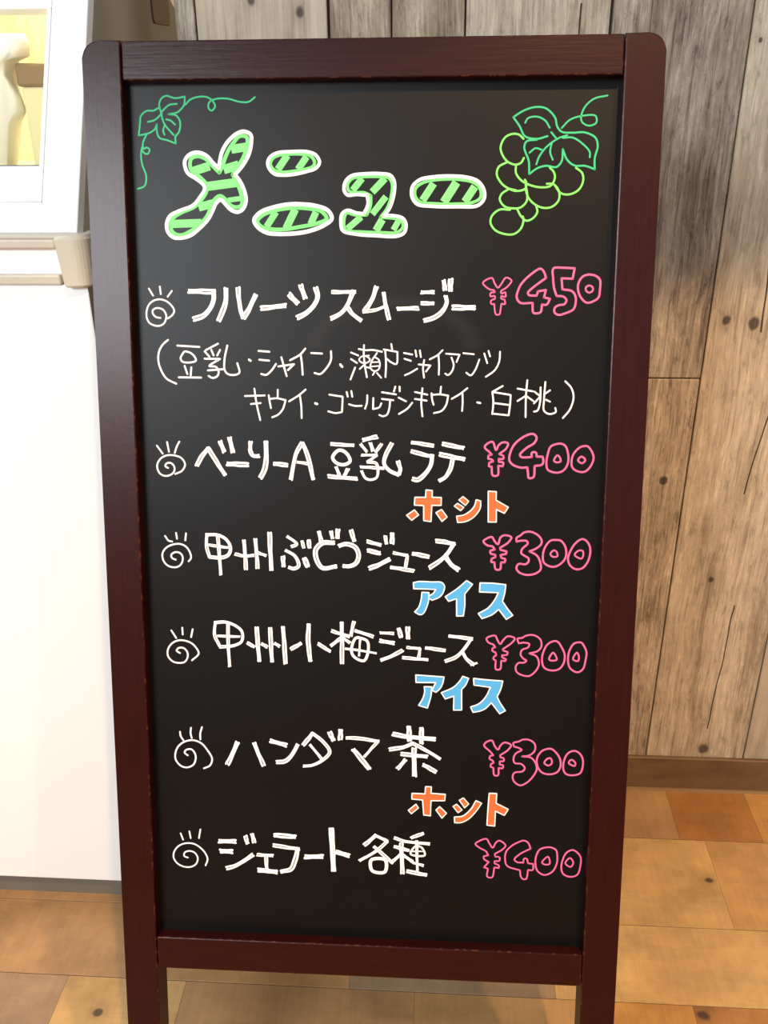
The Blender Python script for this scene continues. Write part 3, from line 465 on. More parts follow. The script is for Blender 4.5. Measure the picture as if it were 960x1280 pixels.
# ------------------------------------------------------------ marker writing, in tenths of a millimetre on the panel (u right, v down)
INK_DATA = '''G swirl_mark|white spiral with three rays beside the first drink
T 14.5 427,1874 460,1930
T 14.5 519,1858 525,1917
T 14.5 618,1892 582,1938
T 14.6 515,2110 478,2103 454,2078 451,2053 469,2035 503,2030 542,2046 563,2083 562,2116 543,2154 509,2173 470,2173 425,2154 404,2122 398,2084 408,2030 432,1992 472,1967 522,1960 572,1976 610,2008 633,2051 619,2083 579,2113
G menu_lettering|white brush lettering naming the fruit smoothie
B 42.2 756,1895 973,1898
B 42.5 967,1884 966,1953 939,2023 876,2088 793,2120
B 42.4 1069,1868 1067,1953 1044,2039 1003,2131
B 40.0 1170,1863 1176,1953 1188,2049 1208,2108
B 42.0 1208,2114 1261,2028 1316,1923
B 41.9 1358,2030 1565,2008
B 44.0 1589,1915 1661,1990
B 41.7 1688,1844 1723,1950
B 41.9 1811,1865 1828,1931 1802,1995 1741,2059 1657,2104
B 32.7 1939,1899 2135,1899
B 37.3 2121,1890 2075,1994 2021,2064 1933,2110
B 35.0 2075,2026 2119,2079 2187,2130
B 39.3 2309,1858 2272,1957 2212,2047
B 28.3 2198,2056 2294,2042 2381,2013
B 34.9 2367,1904 2383,2004 2412,2116
B 34.7 2477,2031 2652,2027
B 32.4 2670,1900 2775,1900
B 32.4 2674,1988 2773,1988
B 36.9 2869,1927 2879,1982 2842,2051 2783,2099 2699,2126
B 36.6 2852,1805 2864,1882
B 43.1 2908,1795 2907,1887
B 45.2 2928,2020 3106,2022
G price_lettering|pink outlined price of 450 yen
P 12.8 3168,1826 3240,1788 3262,1829 3290,1864 3316,1834 3352,1785 3397,1808 3359,1861 3315,1892 3318,1908 3350,1899! 3353,1934 3318,1929! 3317,1950! 3346,1958! 3350,1992 3320,1990! 3316,2029 3306,2074 3279,2074 3265,2013 3264,1992! 3240,1992 3236,1966 3268,1952! 3265,1929 3231,1931 3232,1906 3266,1899! 3258,1885 3221,1876
P 17.0 3626,1715 3548,1761 3476,1834 3451,1887 3442,1939 3470,1981 3571,1983! 3572,2012 3579,2060 3611,2065 3638,2054 3646,1996! 3684,1996 3709,1951! 3660,1939! 3674,1881! 3611,1892! 3601,1926! 3537,1920 3531,1902 3573,1860 3671,1787! 3654,1741
P 16.9 3732,1710 3800,1708 3896,1712! 3883,1793! 3795,1790! 3805,1876! 3882,1891 3910,1928 3915,1980 3898,2033 3835,2064 3783,2077 3750,2059 3749,2022 3780,2001 3827,1991 3840,1959 3814,1933 3761,1928! 3738,1865 3727,1782 3722,1730
P 16.9 4009,1761 3962,1777 3932,1824 3929,1876 3953,1938 4002,1980 4055,1969 4095,1938 4103,1876 4100,1803 4067,1772
P 14.8 4017,1846 3992,1860 3993,1886 4020,1902 4046,1886 4044,1860
G menu_lettering|thin white handwriting in brackets, its upper line
T 15.9 572,2289 526,2328 492,2388 485,2465 507,2542 550,2608 630,2649
T 15.7 650,2335 835,2345
T 15.8 704,2385 674,2436 685,2464 730,2474 803,2457 788,2419 755,2392 716,2381
T 15.8 706,2502 727,2568
T 15.8 762,2513 755,2579
T 15.8 654,2596 842,2597
T 15.7 992,2318 890,2370
T 15.7 879,2381 917,2424
T 15.7 935,2369 953,2413
T 15.7 1008,2369 984,2413
T 15.8 877,2441 1006,2442! 915,2501 971,2508 992,2550 980,2583 940,2599 907,2583
T 15.7 902,2537 1026,2527
T 15.7 1070,2333 1045,2440 1043,2533 1070,2566 1126,2573 1166,2554 1151,2477
T 17.9 1250,2447 1263,2456
T 15.6 1332,2375 1421,2381
T 15.6 1336,2447 1418,2454
T 15.7 1475,2481 1435,2536 1390,2571 1351,2564
T 15.6 1521,2426 1540,2497 1563,2579
T 15.6 1495,2501 1626,2482! 1575,2530
T 15.6 1721,2355 1676,2404 1593,2450
T 15.6 1682,2404 1692,2480 1697,2567
T 15.5 1771,2390 1859,2394
T 15.6 1934,2375 1933,2446 1897,2511 1842,2561 1797,2553
T 19.9 2011,2483 2026,2500
T 14.0 2100,2384 2159,2408
T 14.1 2100,2438 2149,2469
T 14.1 2134,2506 2095,2604
T 14.0 2164,2355 2215,2365 2281,2363 2355,2377
T 14.1 2207,2324 2205,2396 2215,2493 2231,2584
T 12.4 2248,2408 2182,2420 2167,2445 2199,2469 2240,2462 2257,2440 2224,2412
T 12.4 2207,2485 2172,2518
T 12.4 2215,2501 2261,2509
T 12.4 2314,2387 2286,2428
T 12.4 2286,2424 2265,2468 2261,2509 2286,2533 2323,2525 2339,2484 2327,2440 2294,2420
T 10.7 2273,2462 2331,2460
T 10.7 2269,2497 2335,2492
T 12.4 2298,2537 2280,2566
T 12.4 2315,2550 2350,2589
T 14.0 2431,2314 2439,2358
T 14.0 2370,2358 2483,2378! 2475,2475 2430,2461 2397,2435
T 14.1 2382,2366 2389,2476 2385,2582
T 13.9 2536,2386 2604,2398
T 14.0 2541,2433 2593,2449
T 13.9 2630,2365 2639,2414
T 13.9 2666,2365 2675,2418
T 14.0 2546,2566 2587,2548 2646,2513
T 14.0 2703,2442 2694,2507 2703,2584
T 14.0 2659,2478 2755,2486! 2719,2535
T 13.4 2852,2362 2810,2403 2748,2436
T 13.4 2819,2398 2825,2483 2824,2560
T 13.3 2881,2390 2991,2397! 2968,2456
T 13.4 2926,2421 2945,2482 2927,2539 2898,2563 2877,2551
T 13.3 3022,2385 3107,2393
T 13.4 3153,2436 3122,2519 3085,2564 3049,2543
T 13.3 3192,2387 3218,2464
T 13.3 3226,2366 3240,2410
T 13.3 3320,2372 3315,2452 3279,2523 3209,2575
G menu_lettering|thin white handwriting in brackets, its lower line
T 14.6 1210,2747 1376,2741
T 14.6 1259,2813 1341,2804
T 14.7 1290,2685 1307,2812 1335,2945
T 14.6 1487,2693 1485,2761
T 14.6 1410,2739 1417,2789 1427,2845
T 14.7 1415,2769 1482,2764 1552,2779! 1526,2855 1486,2900 1437,2922
T 14.6 1720,2690 1662,2738 1581,2788
T 14.6 1673,2743 1683,2831 1685,2926
T 20.1 1801,2803 1815,2808
T 14.5 1919,2730 2030,2746! 2024,2873! 1968,2882 1909,2868
T 14.5 2063,2707 2072,2745
T 14.4 2102,2699 2110,2745
T 14.5 2083,2808 2130,2821 2188,2820
T 14.5 2235,2733 2232,2794 2217,2843
T 14.4 2285,2755 2283,2846! 2335,2831 2352,2798
T 14.4 2357,2707 2412,2715 2473,2724
T 14.4 2357,2762 2451,2772
T 14.4 2424,2776 2419,2836 2399,2891 2364,2905 2336,2894
T 14.4 2467,2660 2456,2699
T 14.3 2502,2660 2504,2698
T 14.4 2495,2750 2556,2780
T 14.4 2608,2791 2568,2840 2499,2885
T 14.3 2630,2703 2732,2724
T 14.3 2630,2760 2727,2773
T 14.4 2691,2672 2683,2790 2694,2902
T 14.3 2844,2658 2839,2718
T 14.3 2767,2713 2773,2767 2785,2806
T 14.3 2767,2726 2837,2721 2905,2731! 2887,2810 2850,2857 2789,2875
T 14.3 3060,2669 3001,2716 2934,2757
T 14.3 3021,2711 3024,2787 3021,2855
T 16.4 3145,2784 3169,2789
T 14.2 3349,2649 3268,2696
T 14.2 3266,2696 3276,2785 3270,2878
T 14.2 3268,2698 3416,2721! 3413,2806 3404,2888! 3269,2875
T 14.2 3278,2788 3413,2804
T 14.1 3471,2669 3594,2690
T 14.2 3548,2601 3541,2728 3543,2901
T 14.1 3536,2729 3474,2770
T 14.1 3547,2731 3602,2769
T 14.1 3658,2657 3657,2782 3638,2847 3611,2856
T 14.1 3609,2693 3655,2728
T 14.1 3653,2738 3608,2788
T 14.1 3695,2614 3689,2760 3692,2847 3736,2874 3788,2857 3783,2824
T 14.1 3735,2681 3700,2706
T 14.1 3705,2758 3738,2773
T 14.1 3856,2607 3907,2661 3928,2736 3903,2834 3848,2906
G swirl_mark|white spiral with three rays beside the soy milk latte
T 15.0 446,3171 493,3238
T 14.9 534,3139 548,3221
T 14.9 640,3135 616,3178 597,3231
T 15.0 535,3360 512,3344 524,3321 559,3317 587,3343 589,3383 562,3415 509,3429 464,3409 442,3362 446,3322 480,3276 533,3252 607,3255 658,3279 683,3330 655,3382 596,3411
G menu_lettering|white brush lettering naming the soy milk latte
B 38.9 784,3340 831,3254 887,3188
B 39.0 884,3186 950,3293 1025,3414
B 38.8 989,3128 1023,3220
B 38.8 1071,3096 1095,3220
B 43.3 1043,3320 1224,3323
B 36.4 1250,3128 1243,3204! 1271,3247 1322,3249
B 43.4 1380,3126 1379,3248 1365,3361 1327,3436
B 38.6 1446,3313 1559,3323
B 36.4 1686,3134 1634,3234 1586,3447
B 36.3 1689,3134 1736,3255 1779,3441
B 27.2 1639,3296 1746,3311
B 31.4 1930,3141 2121,3150
O 29.2 1989,3196 1944,3253 1972,3297 2040,3314 2090,3285 2074,3234 2029,3196
B 29.4 1974,3333 1999,3404
B 33.9 2074,3347 2045,3404
B 36.1 1904,3414 2152,3433
B 37.9 2199,3104 2320,3075
B 26.9 2180,3138 2233,3204
B 31.3 2262,3126 2283,3195
B 29.1 2356,3134 2307,3206
B 24.7 2186,3230 2318,3231! 2237,3289
B 24.7 2237,3289 2310,3299 2327,3349 2316,3417 2265,3438 2220,3424 2188,3362
B 26.9 2177,3331 2375,3340
B 35.8 2441,3129 2393,3225 2379,3304 2422,3359 2501,3395! 2514,3347 2494,3280
B 33.3 2607,3120 2788,3145
B 35.6 2605,3195 2778,3237
B 38.1 2780,3223 2768,3310 2724,3378 2658,3435 2619,3427
B 37.6 2865,3130 3041,3162
B 39.9 2842,3218 3047,3256
B 35.7 2950,3254 2935,3331 2897,3404 2842,3439
G price_lettering|pink outlined price of 400 yen beside the soy milk latte
P 16.5 3214,3154 3235,3124 3279,3109 3308,3176 3329,3136 3361,3112 3405,3119 3395,3158 3336,3209! 3370,3223! 3370,3249 3332,3250! 3335,3275! 3371,3281 3367,3312! 3331,3306! 3327,3387 3286,3388 3276,3315! 3254,3313 3255,3282! 3288,3270! 3271,3254 3246,3249 3248,3221! 3274,3215! 3253,3193
P 17.5 3611,3040 3557,3051 3471,3113 3434,3174 3420,3258 3449,3296 3521,3321 3571,3317! 3578,3367 3585,3406 3623,3400 3631,3305! 3691,3293 3701,3265 3694,3227! 3645,3227! 3638,3194 3605,3194 3604,3231! 3519,3232 3507,3212 3560,3156 3624,3111 3639,3067
P 16.4 3800,3122 3757,3143 3737,3198 3727,3287 3742,3337 3819,3359 3873,3336 3904,3274 3901,3197 3877,3136 3843,3118
P 15.3 3814,3214 3788,3259 3811,3273 3843,3264 3831,3225
P 16.3 4040,3134 3997,3146 3950,3196 3935,3240 3938,3307 3972,3340 4038,3350 4081,3316 4112,3238 4097,3183 4062,3139
P 15.3 4011,3223 3985,3253 4019,3278 4045,3250
G serving_lettering|orange white-edged word for hot, the upper one
Qo 11.2 2732,3519! 2784,3524! 2783,3581! 2861,3582! 2860,3648! 2782,3649! 2777,3788! 2716,3781! 2714,3652! 2636,3649! 2639,3583! 2729,3582!
Qo 11.3 2571,3738! 2636,3691! 2672,3733! 2614,3779!
Qo 11.2 2818,3711! 2865,3684! 2912,3747! 2870,3785!
Qo 10.1 2971,3652! 2998,3629! 3051,3662! 3025,3691!
Qo 10.1 3009,3600! 3043,3571! 3091,3610! 3064,3645!
Qo 11.2 3154,3596! 3191,3607! 3187,3671 3133,3746 3066,3784 3002,3792! 2993,3739! 3054,3727 3115,3684 3142,3644
Qo 11.2 3253,3523! 3319,3526! 3319,3598! 3423,3656! 3391,3708! 3323,3675! 3326,3783! 3259,3784!
G swirl_mark|white spiral with three rays beside the grape juice
T 15.2 488,3951 518,3992 549,3999
T 15.2 585,3923 592,3973
T 15.2 672,3925 664,3986
T 15.2 574,4159 542,4144 537,4117 567,4094 608,4096 634,4125 633,4172 604,4214 557,4227 499,4210 462,4158 462,4099 499,4051 552,4026 617,4019 668,4042 702,4094 709,4141 688,4171
G menu_lettering|white brush lettering naming the grape juice
B 30.3 855,3928 847,4027 872,4130
B 30.3 846,3933 957,3937 1025,3977 1056,4047 1034,4108 975,4133 872,4130
B 25.6 867,4024 1047,4045
B 30.4 947,3932 958,4096 966,4287
B 30.2 1094,4099 1185,4115 1257,4108
B 34.9 1176,3977 1188,4233
B 34.9 1276,3964 1289,4221
B 27.8 1295,4084 1364,4109
B 39.5 1399,3907 1409,4240
B 27.6 1551,3936 1631,4002 1585,4026
B 30.1 1535,4059 1613,4107 1646,4194 1606,4219 1560,4208
B 39.4 1511,4111 1515,4200
B 46.2 1696,4127 1725,4196
B 29.9 1677,3975 1694,4038
B 36.8 1735,3967 1742,4032
B 36.7 1824,3891 1846,3989
B 41.4 1953,3984 1855,3988 1795,4051 1803,4139 1854,4206 1971,4192
B 32.0 1928,3886 1939,3947
B 41.2 1987,3870 1981,3949
B 38.8 2098,3875 2126,3967
B 39.0 1993,4013 2061,3996 2135,4022 2164,4091 2141,4162 2084,4190 2032,4187
B 34.1 2235,3968 2352,3998
B 38.8 2239,4047 2349,4070
B 41.0 2256,4203 2336,4170 2429,4121
B 31.8 2391,3917 2401,3986
B 40.9 2450,3895 2449,3985
B 29.6 2461,4063 2580,4087! 2566,4197
B 34.2 2439,4191 2638,4219
B 38.5 2626,4068 2762,4092
B 38.3 2820,3955 2901,3962 2978,3978
B 38.6 2975,3976 2903,4083 2769,4191
B 40.7 2905,4086 2955,4158 3016,4203
G price_lettering|pink outlined price of 300 yen beside the grape juice
P 16.8 3222,3951 3249,3927 3293,3913 3317,3949 3345,3974 3366,3914 3399,3896 3456,3912 3429,3959 3363,4004! 3369,4023! 3420,4034! 3415,4057! 3370,4066! 3377,4092! 3411,4103 3406,4130! 3375,4130! 3368,4191 3332,4191 3319,4131! 3293,4128 3296,4099! 3326,4087! 3325,4066! 3284,4053 3283,4030! 3319,4020! 3301,3995 3256,3985
P 16.7 3533,3894 3500,3917 3501,3948! 3540,3940 3585,3942 3595,3962 3548,4014 3544,4049 3566,4066 3607,4094 3604,4123 3580,4143 3524,4141 3506,4176 3526,4211 3594,4235 3672,4220 3710,4184 3702,4115 3673,4064 3610,4030! 3665,4006 3708,3965 3709,3931 3678,3891 3616,3862 3560,3870
P 16.7 3830,3929 3785,3935 3743,3988 3725,4057 3736,4126 3793,4159 3838,4156 3892,4117 3918,4065 3909,3985 3869,3934
P 14.5 3816,4018 3787,4050 3807,4073 3846,4068 3839,4032
P 16.6 4040,3919 3992,3955 3955,4018 3936,4088 3955,4145 4006,4178 4061,4166 4103,4107 4119,4015 4103,3958 4068,3922
P 14.4 4022,4017 3990,4054 4047,4085 4062,4053 4055,4019
G serving_lettering|blue white-edged word for iced, the upper one
Qb 11.4 2634,4322! 2685,4311 2793,4313 2873,4315 2900,4346 2891,4399 2863,4441 2796,4474! 2772,4458! 2766,4437! 2806,4412 2826,4377! 2749,4376 2638,4375!
Qb 11.4 2709,4405! 2769,4407! 2762,4496 2723,4591 2694,4604 2648,4581! 2682,4539 2702,4473
Qb 11.4 3088,4295! 3138,4326! 3074,4413! 3076,4513 3066,4607! 3009,4609! 3007,4526 3006,4455! 2938,4480! 2909,4440! 3010,4367
Qb 11.3 3202,4313! 3315,4314 3420,4324! 3413,4400 3396,4470! 3440,4534 3487,4592! 3434,4629! 3366,4542! 3311,4590 3226,4627! 3194,4583! 3275,4532 3330,4460 3360,4395! 3200,4392!
G swirl_mark|white spiral with three rays beside the plum juice
T 15.5 514,4796 555,4864
T 15.5 612,4769 614,4830
T 15.4 704,4781 688,4852
T 15.5 584,5001 555,4980 574,4955 616,4954 647,4984 652,5033 623,5082 569,5092 516,5079 476,5031 478,4970 516,4914 576,4885 647,4890 706,4921 751,5000 690,5065
G menu_lettering|white brush lettering naming the plum juice
B 28.5 907,4716 896,4825 941,4928
B 28.5 901,4716 996,4708 1089,4742 1141,4795 1136,4880 1073,4918 940,4936
B 23.6 922,4837 1122,4838
B 30.9 1019,4711 1017,4895 1024,5115
B 33.0 1187,4894 1250,4929
B 37.9 1271,4750 1289,5057
B 33.0 1312,4898 1361,4926
B 37.8 1389,4753 1402,5059
B 30.6 1428,4891 1470,4918
B 37.7 1503,4741 1522,5075
B 39.9 1728,4712 1722,4842 1741,5045
B 35.2 1566,4943 1660,4886
B 32.7 1809,4886 1917,4953
B 32.6 1930,4767 2083,4815
B 37.4 2017,4688 2019,5059
B 32.7 2013,4829 1922,4900
B 30.3 2027,4829 2089,4872
B 32.5 2124,4679 2095,4809
B 32.5 2130,4758 2290,4810
O 25.5 2141,4826 2101,4941 2130,5001 2211,5030 2246,4950 2240,4854 2188,4828
B 20.9 2046,4925 2176,4937 2318,4960
B 18.7 2178,4837 2167,4988
B 27.7 2350,4774 2468,4778
B 37.0 2350,4845 2472,4866
B 34.7 2360,5020 2455,4981 2548,4925
B 39.3 2511,4733 2533,4808
B 41.5 2590,4719 2593,4819
B 27.8 2580,4899 2698,4909! 2685,5005
B 30.0 2548,4993 2766,5007
B 32.2 2747,4901 2915,4919
B 32.0 2947,4789 3147,4810
B 32.3 3139,4808 3067,4917 3004,4979 2919,5017
B 32.2 3067,4935 3108,5000 3167,5041
B 18.4 3138,5046 3193,5025
G price_lettering|pink outlined price of 300 yen beside the plum juice
P 14.9 3268,4805 3293,4786 3344,4777 3362,4814 3388,4850 3413,4813 3452,4779 3510,4797 3488,4835 3410,4897! 3416,4909! 3454,4920! 3448,4944 3405,4951! 3406,4969! 3441,4986! 3435,5002! 3401,4999! 3392,5077 3357,5078 3353,5000! 3332,4985 3337,4965! 3356,4952! 3351,4928! 3321,4911 3324,4887! 3346,4880! 3329,4857 3288,4840
P 14.8 3572,4791 3535,4798 3545,4840! 3590,4833 3636,4844 3626,4874 3575,4899 3565,4941 3589,4976 3616,4994 3596,5012 3550,5016 3526,5050 3536,5098 3588,5127 3645,5131 3701,5081 3724,5021 3702,4955 3639,4927! 3706,4907 3739,4865 3731,4805 3691,4771 3645,4762 3600,4773
P 15.8 3851,4812 3795,4840 3758,4912 3749,4984 3768,5050 3826,5076 3894,5064 3932,5015 3940,4931 3909,4861 3879,4820
P 14.8 3841,4916 3809,4977 3829,4988 3874,4979 3865,4945
P 15.8 4077,4821 4021,4828 3984,4883 3970,4966 3990,5050 4054,5087 4099,5059 4120,4975 4124,4903 4101,4850
P 14.7 4044,4911 4013,4971 4056,4986 4062,4946
G serving_lettering|blue white-edged word for iced, the lower one
Qb 11.6 2664,5148! 2910,5160! 2897,5224 2876,5267 2842,5301! 2807,5285! 2839,5213! 2667,5216!
Qb 11.6 2739,5253! 2804,5253! 2798,5337 2769,5448! 2692,5426! 2727,5363 2743,5301
Qb 11.5 3071,5149! 3123,5167! 3096,5231 3064,5268! 3068,5458! 2998,5460! 2999,5331! 2924,5360! 2889,5304! 2992,5252 3054,5183
Qb 11.5 3166,5166! 3291,5177 3418,5183! 3402,5259 3373,5327! 3400,5381 3448,5453! 3400,5482! 3325,5383! 3274,5439 3228,5462 3168,5476! 3146,5427! 3215,5398 3272,5336 3315,5243! 3171,5226!
G swirl_mark|white spiral with three rays beside the tea
T 15.8 560,5736 565,5776 588,5816
T 15.8 661,5695 656,5748 665,5792
T 15.7 761,5686 744,5745 743,5802
T 15.8 623,5958 596,5934 609,5908 658,5900 689,5937 695,5988 672,6046 616,6074 561,6063 514,6007 511,5943 543,5872 606,5826 679,5813 751,5840 803,5902 844,5983 824,6048 768,6078
G menu_lettering|white brush lettering naming the tea
B 43.7 1080,5821 1033,5926 983,6032
B 41.0 1231,5821 1268,5931 1312,6034
B 43.1 1376,5795 1519,5835
B 38.5 1623,5819 1568,5921 1501,5987 1429,5997
B 38.2 1756,5712 1671,5827
B 31.2 1752,5714 1850,5793 1906,5885 1837,5970 1747,6017 1669,6026
B 26.3 1731,5822 1837,5957
B 45.2 1907,5699 1940,5774
B 45.1 2005,5675 2001,5767
B 33.1 2056,5749 2165,5749 2343,5771
B 28.5 2337,5771 2213,5923
B 45.2 2115,5853 2263,6035
B 42.2 2466,5698 2602,5719 2839,5737
B 44.7 2607,5626 2616,5756
B 42.3 2718,5635 2722,5781
B 37.7 2440,5845 2579,5813 2647,5780
B 32.9 2644,5780 2768,5845 2887,5919
B 40.0 2544,5883 2775,5901
B 45.0 2657,5826 2662,6090
B 37.9 2583,5936 2512,6023
B 40.1 2737,5978 2853,6041
G price_lettering|pink outlined price of 300 yen beside the tea
P 15.2 3271,5779 3293,5747 3339,5733 3364,5782 3394,5815 3416,5774 3450,5748 3506,5769 3481,5816 3413,5868! 3419,5889! 3443,5892 3447,5920 3412,5924! 3413,5955! 3441,5961 3439,5988 3404,5987! 3400,6056 3369,6057 3357,5986! 3334,5977 3336,5952! 3359,5938! 3350,5920 3323,5904 3325,5877! 3354,5870! 3330,5839
P 15.1 3572,5735 3526,5749 3533,5783! 3574,5794 3600,5812 3552,5845 3532,5889 3543,5935 3601,5943 3632,5979 3615,6011 3546,6026 3529,6058 3542,6108 3596,6144 3654,6117 3710,6052 3737,5988 3723,5926 3681,5880 3605,5872! 3669,5860 3714,5815 3712,5753 3664,5717 3606,5716
P 16.2 3846,5792 3783,5812 3739,5876 3741,5951 3778,6012 3849,6032 3918,6007 3944,5944 3930,5870 3875,5803
P 15.1 3832,5883 3801,5926 3840,5950 3868,5924 3855,5882
P 16.1 4055,5806 4004,5830 3974,5893 3969,5980 3994,6023 4046,6034 4115,6013 4137,5937 4130,5869 4096,5821
P 15.0 4035,5889 4013,5919 4066,5946 4071,5917
G serving_lettering|orange white-edged word for hot, the lower one
Qo 11.9 2763,6185! 2814,6186! 2811,6247! 2939,6253! 2934,6313! 2812,6317! 2809,6462! 2750,6456! 2738,6313! 2643,6307! 2643,6253! 2759,6255!
Qo 11.9 2612,6418! 2679,6356! 2701,6391! 2639,6448!
Qo 11.9 2859,6405! 2891,6372! 2952,6433! 2913,6480!
Qo 10.7 3010,6365! 3042,6343! 3090,6396! 3055,6423!
Qo 10.6 3064,6304! 3100,6281! 3148,6337! 3113,6374!
Qo 11.8 3212,6303! 3262,6326! 3214,6405 3145,6484 3080,6518 3027,6520! 3024,6467! 3097,6454 3167,6387
Qo 11.8 3328,6229! 3393,6229! 3390,6322! 3499,6375! 3466,6434! 3386,6395! 3383,6539! 3315,6533! 3320,6382
G swirl_mark|white spiral with three rays beside the gelato
T 14.9 534,6719 554,6781
T 14.8 615,6696 625,6762
T 14.8 718,6673 702,6759
T 14.9 592,6957 560,6943 565,6909 609,6890 658,6906 685,6957 667,7018 616,7049 554,7049 493,7018 460,6960 469,6900 511,6845 574,6816 648,6817 709,6851 757,6908 776,6967 756,7028
G menu_lettering|white brush lettering naming the gelato
B 44.3 884,6782 1040,6781
B 46.9 894,6879 1007,6882
B 39.3 1131,6720 1150,6798
B 39.3 1193,6700 1211,6782
B 41.8 951,7049 1038,7016 1126,6960 1198,6906
B 34.4 1235,6902 1383,6907
B 34.5 1318,6912 1322,7038
B 49.2 1239,7054 1417,7067
B 46.3 1398,6705 1592,6711
B 39.1 1387,6804 1625,6832
B 44.3 1609,6822 1581,6954 1543,7035 1454,7063
B 46.3 1673,6905 1841,6898
B 51.3 1918,6617 1937,7035
B 48.6 1960,6847 2081,6879
B 38.7 2322,6670 2218,6769
B 31.6 2316,6670 2425,6724! 2323,6826 2172,6924
B 33.8 2305,6781 2475,6934
O 31.4 2281,6913 2290,7018 2403,7026 2406,6908
B 31.1 2489,6689 2587,6718 2804,6736
B 33.6 2748,6634 2638,6684
B 33.7 2489,6774 2618,6805
B 41.1 2552,6732 2563,7035
B 31.4 2553,6843 2481,6911
B 31.3 2571,6855 2652,6914
O 19.2 2684,6760 2637,6840 2763,6848 2738,6777
B 14.4 2631,6814 2745,6809
B 26.5 2689,6708 2699,7001
B 26.5 2656,6924 2752,6949
B 38.6 2606,7011 2781,7040
G price_lettering|pink outlined price of 400 yen beside the gelato
P 14.3 3216,6719 3245,6692 3313,6667 3340,6708 3371,6750 3399,6699 3428,6679 3485,6722 3460,6762 3390,6810! 3397,6835! 3433,6840 3434,6873 3392,6879! 3390,6901! 3431,6921 3430,6945! 3391,6940! 3372,7039 3330,7034 3334,6955! 3298,6944! 3339,6890! 3296,6862 3293,6836! 3334,6825! 3312,6787 3258,6757
P 14.2 3647,6670 3589,6692 3531,6733 3491,6786 3485,6864 3506,6922 3621,6960! 3628,7015 3647,7043 3677,7042 3692,6953! 3733,6952 3737,6893! 3690,6889! 3676,6844 3653,6845 3648,6884! 3589,6880 3568,6855 3616,6801 3709,6745! 3683,6688
P 15.3 3862,6726 3792,6749 3764,6801 3755,6879 3775,6957 3836,6996 3906,6964 3944,6885 3947,6807 3933,6749 3897,6729
P 14.2 3865,6817 3814,6877 3844,6895 3882,6885
P 15.3 4081,6744 4029,6771 3996,6844 3987,6922 4007,6980 4073,7005 4131,6981 4154,6902 4154,6812 4123,6768
P 14.1 4060,6822 4021,6875 4069,6908 4091,6866
G title_letter|green striped first letter of the heading, a crossed shape
S 66.7 1140,788 1273,769
S 70.3 1075,942 1197,908
S 67.3 813,957 960,914
S 69.4 927,1072 1183,1041
S 65.5 862,1232 983,1202
S 39.1 1104,1178 1215,1164
S 63.6 638,1361 880,1354
g 30.1 1234,686 1201,693 1163,733 1124,783 1090,849 1067,909 1038,965! 991,919 927,858 863,839 813,857 801,908 816,954 880,1000 927,1052 931,1103 885,1175 829,1227 718,1273 651,1314 627,1361 641,1424 701,1450 779,1424 858,1372 926,1305 960,1238 995,1171 1039,1145 1082,1171 1124,1218 1173,1233 1212,1218 1218,1166 1193,1074 1146,981! 1197,910 1241,839 1270,749 1266,698
w 30.1 1245,654 1196,665 1136,707 1092,757 1060,818 1034,930! 991,894 939,837 874,811 809,821 762,867 760,918 783,969 847,1010 910,1062 915,1093 875,1155 819,1216 696,1263 624,1299 594,1361 603,1424 646,1466 712,1471 789,1451 868,1393 936,1326 976,1258 1005,1202 1044,1174 1081,1207 1124,1251 1178,1270 1222,1249 1250,1187 1241,1115 1205,1033 1165,982! 1229,911 1279,830 1302,739 1298,678
G title_letter|green striped second letter of the heading, two bars
S 55.8 1514,943 1591,837
S 53.5 1675,944 1746,848
g 25.7 1810,894 1778,843 1703,828 1618,827 1521,836 1472,861 1453,902 1476,943 1541,965 1638,959 1734,944 1794,924
w 27.8 1848,894 1821,839 1757,813 1629,810 1511,819 1451,851 1432,892 1444,937 1487,978 1551,987 1637,982 1745,960 1820,935
S 52.1 1415,1384 1493,1271
S 60.6 1573,1400 1650,1251
S 54.0 1774,1365 1818,1272
g 30.3 1904,1324 1861,1267 1764,1246 1634,1240 1493,1258 1384,1296 1340,1343 1372,1384 1458,1405 1556,1406 1698,1385 1828,1360
w 32.4 1945,1324 1915,1262 1807,1223 1700,1212 1602,1212 1472,1235 1363,1275 1314,1332 1339,1384 1414,1431 1512,1442 1654,1437 1763,1419 1882,1375
G title_letter|green striped third letter of the heading, a stepped hook
S 52.8 2114,1106 2190,1016
S 55.6 2271,1121 2373,1017
S 49.9 2272,1290 2381,1156
S 50.2 2072,1402 2183,1311
S 59.0 2302,1417 2353,1332
S 47.1 2442,1413 2485,1340
g 23.4 2351,1005 2205,1004 2117,1015 2076,1057 2080,1106 2117,1124 2205,1125 2261,1149! 2257,1226 2227,1297! 2131,1296 2065,1282 2043,1353 2057,1410 2191,1427 2339,1432 2471,1432 2515,1397 2515,1354 2471,1329 2338,1314! 2389,1248 2425,1143 2428,1052 2402,1014
w 27.8 2351,983 2219,982 2102,998 2055,1043 2046,1106 2072,1141 2146,1138 2231,1144! 2238,1212 2205,1288! 2146,1282 2072,1261 2028,1289 2020,1367 2035,1417 2146,1445 2294,1456 2472,1460 2530,1432 2542,1368 2515,1323 2441,1304 2360,1306! 2404,1255 2440,1157 2447,1045 2417,996
G title_letter|green striped long bar, fourth letter of the heading
S 58.2 2674,1186 2760,1058
S 66.7 2843,1201 2942,1050
S 60.8 3010,1198 3087,1083
g 23.2 2876,1026 2760,1033 2673,1053 2618,1095 2616,1157 2660,1200 2762,1211 2938,1215 3071,1204 3133,1167 3127,1097 3072,1051 2978,1031
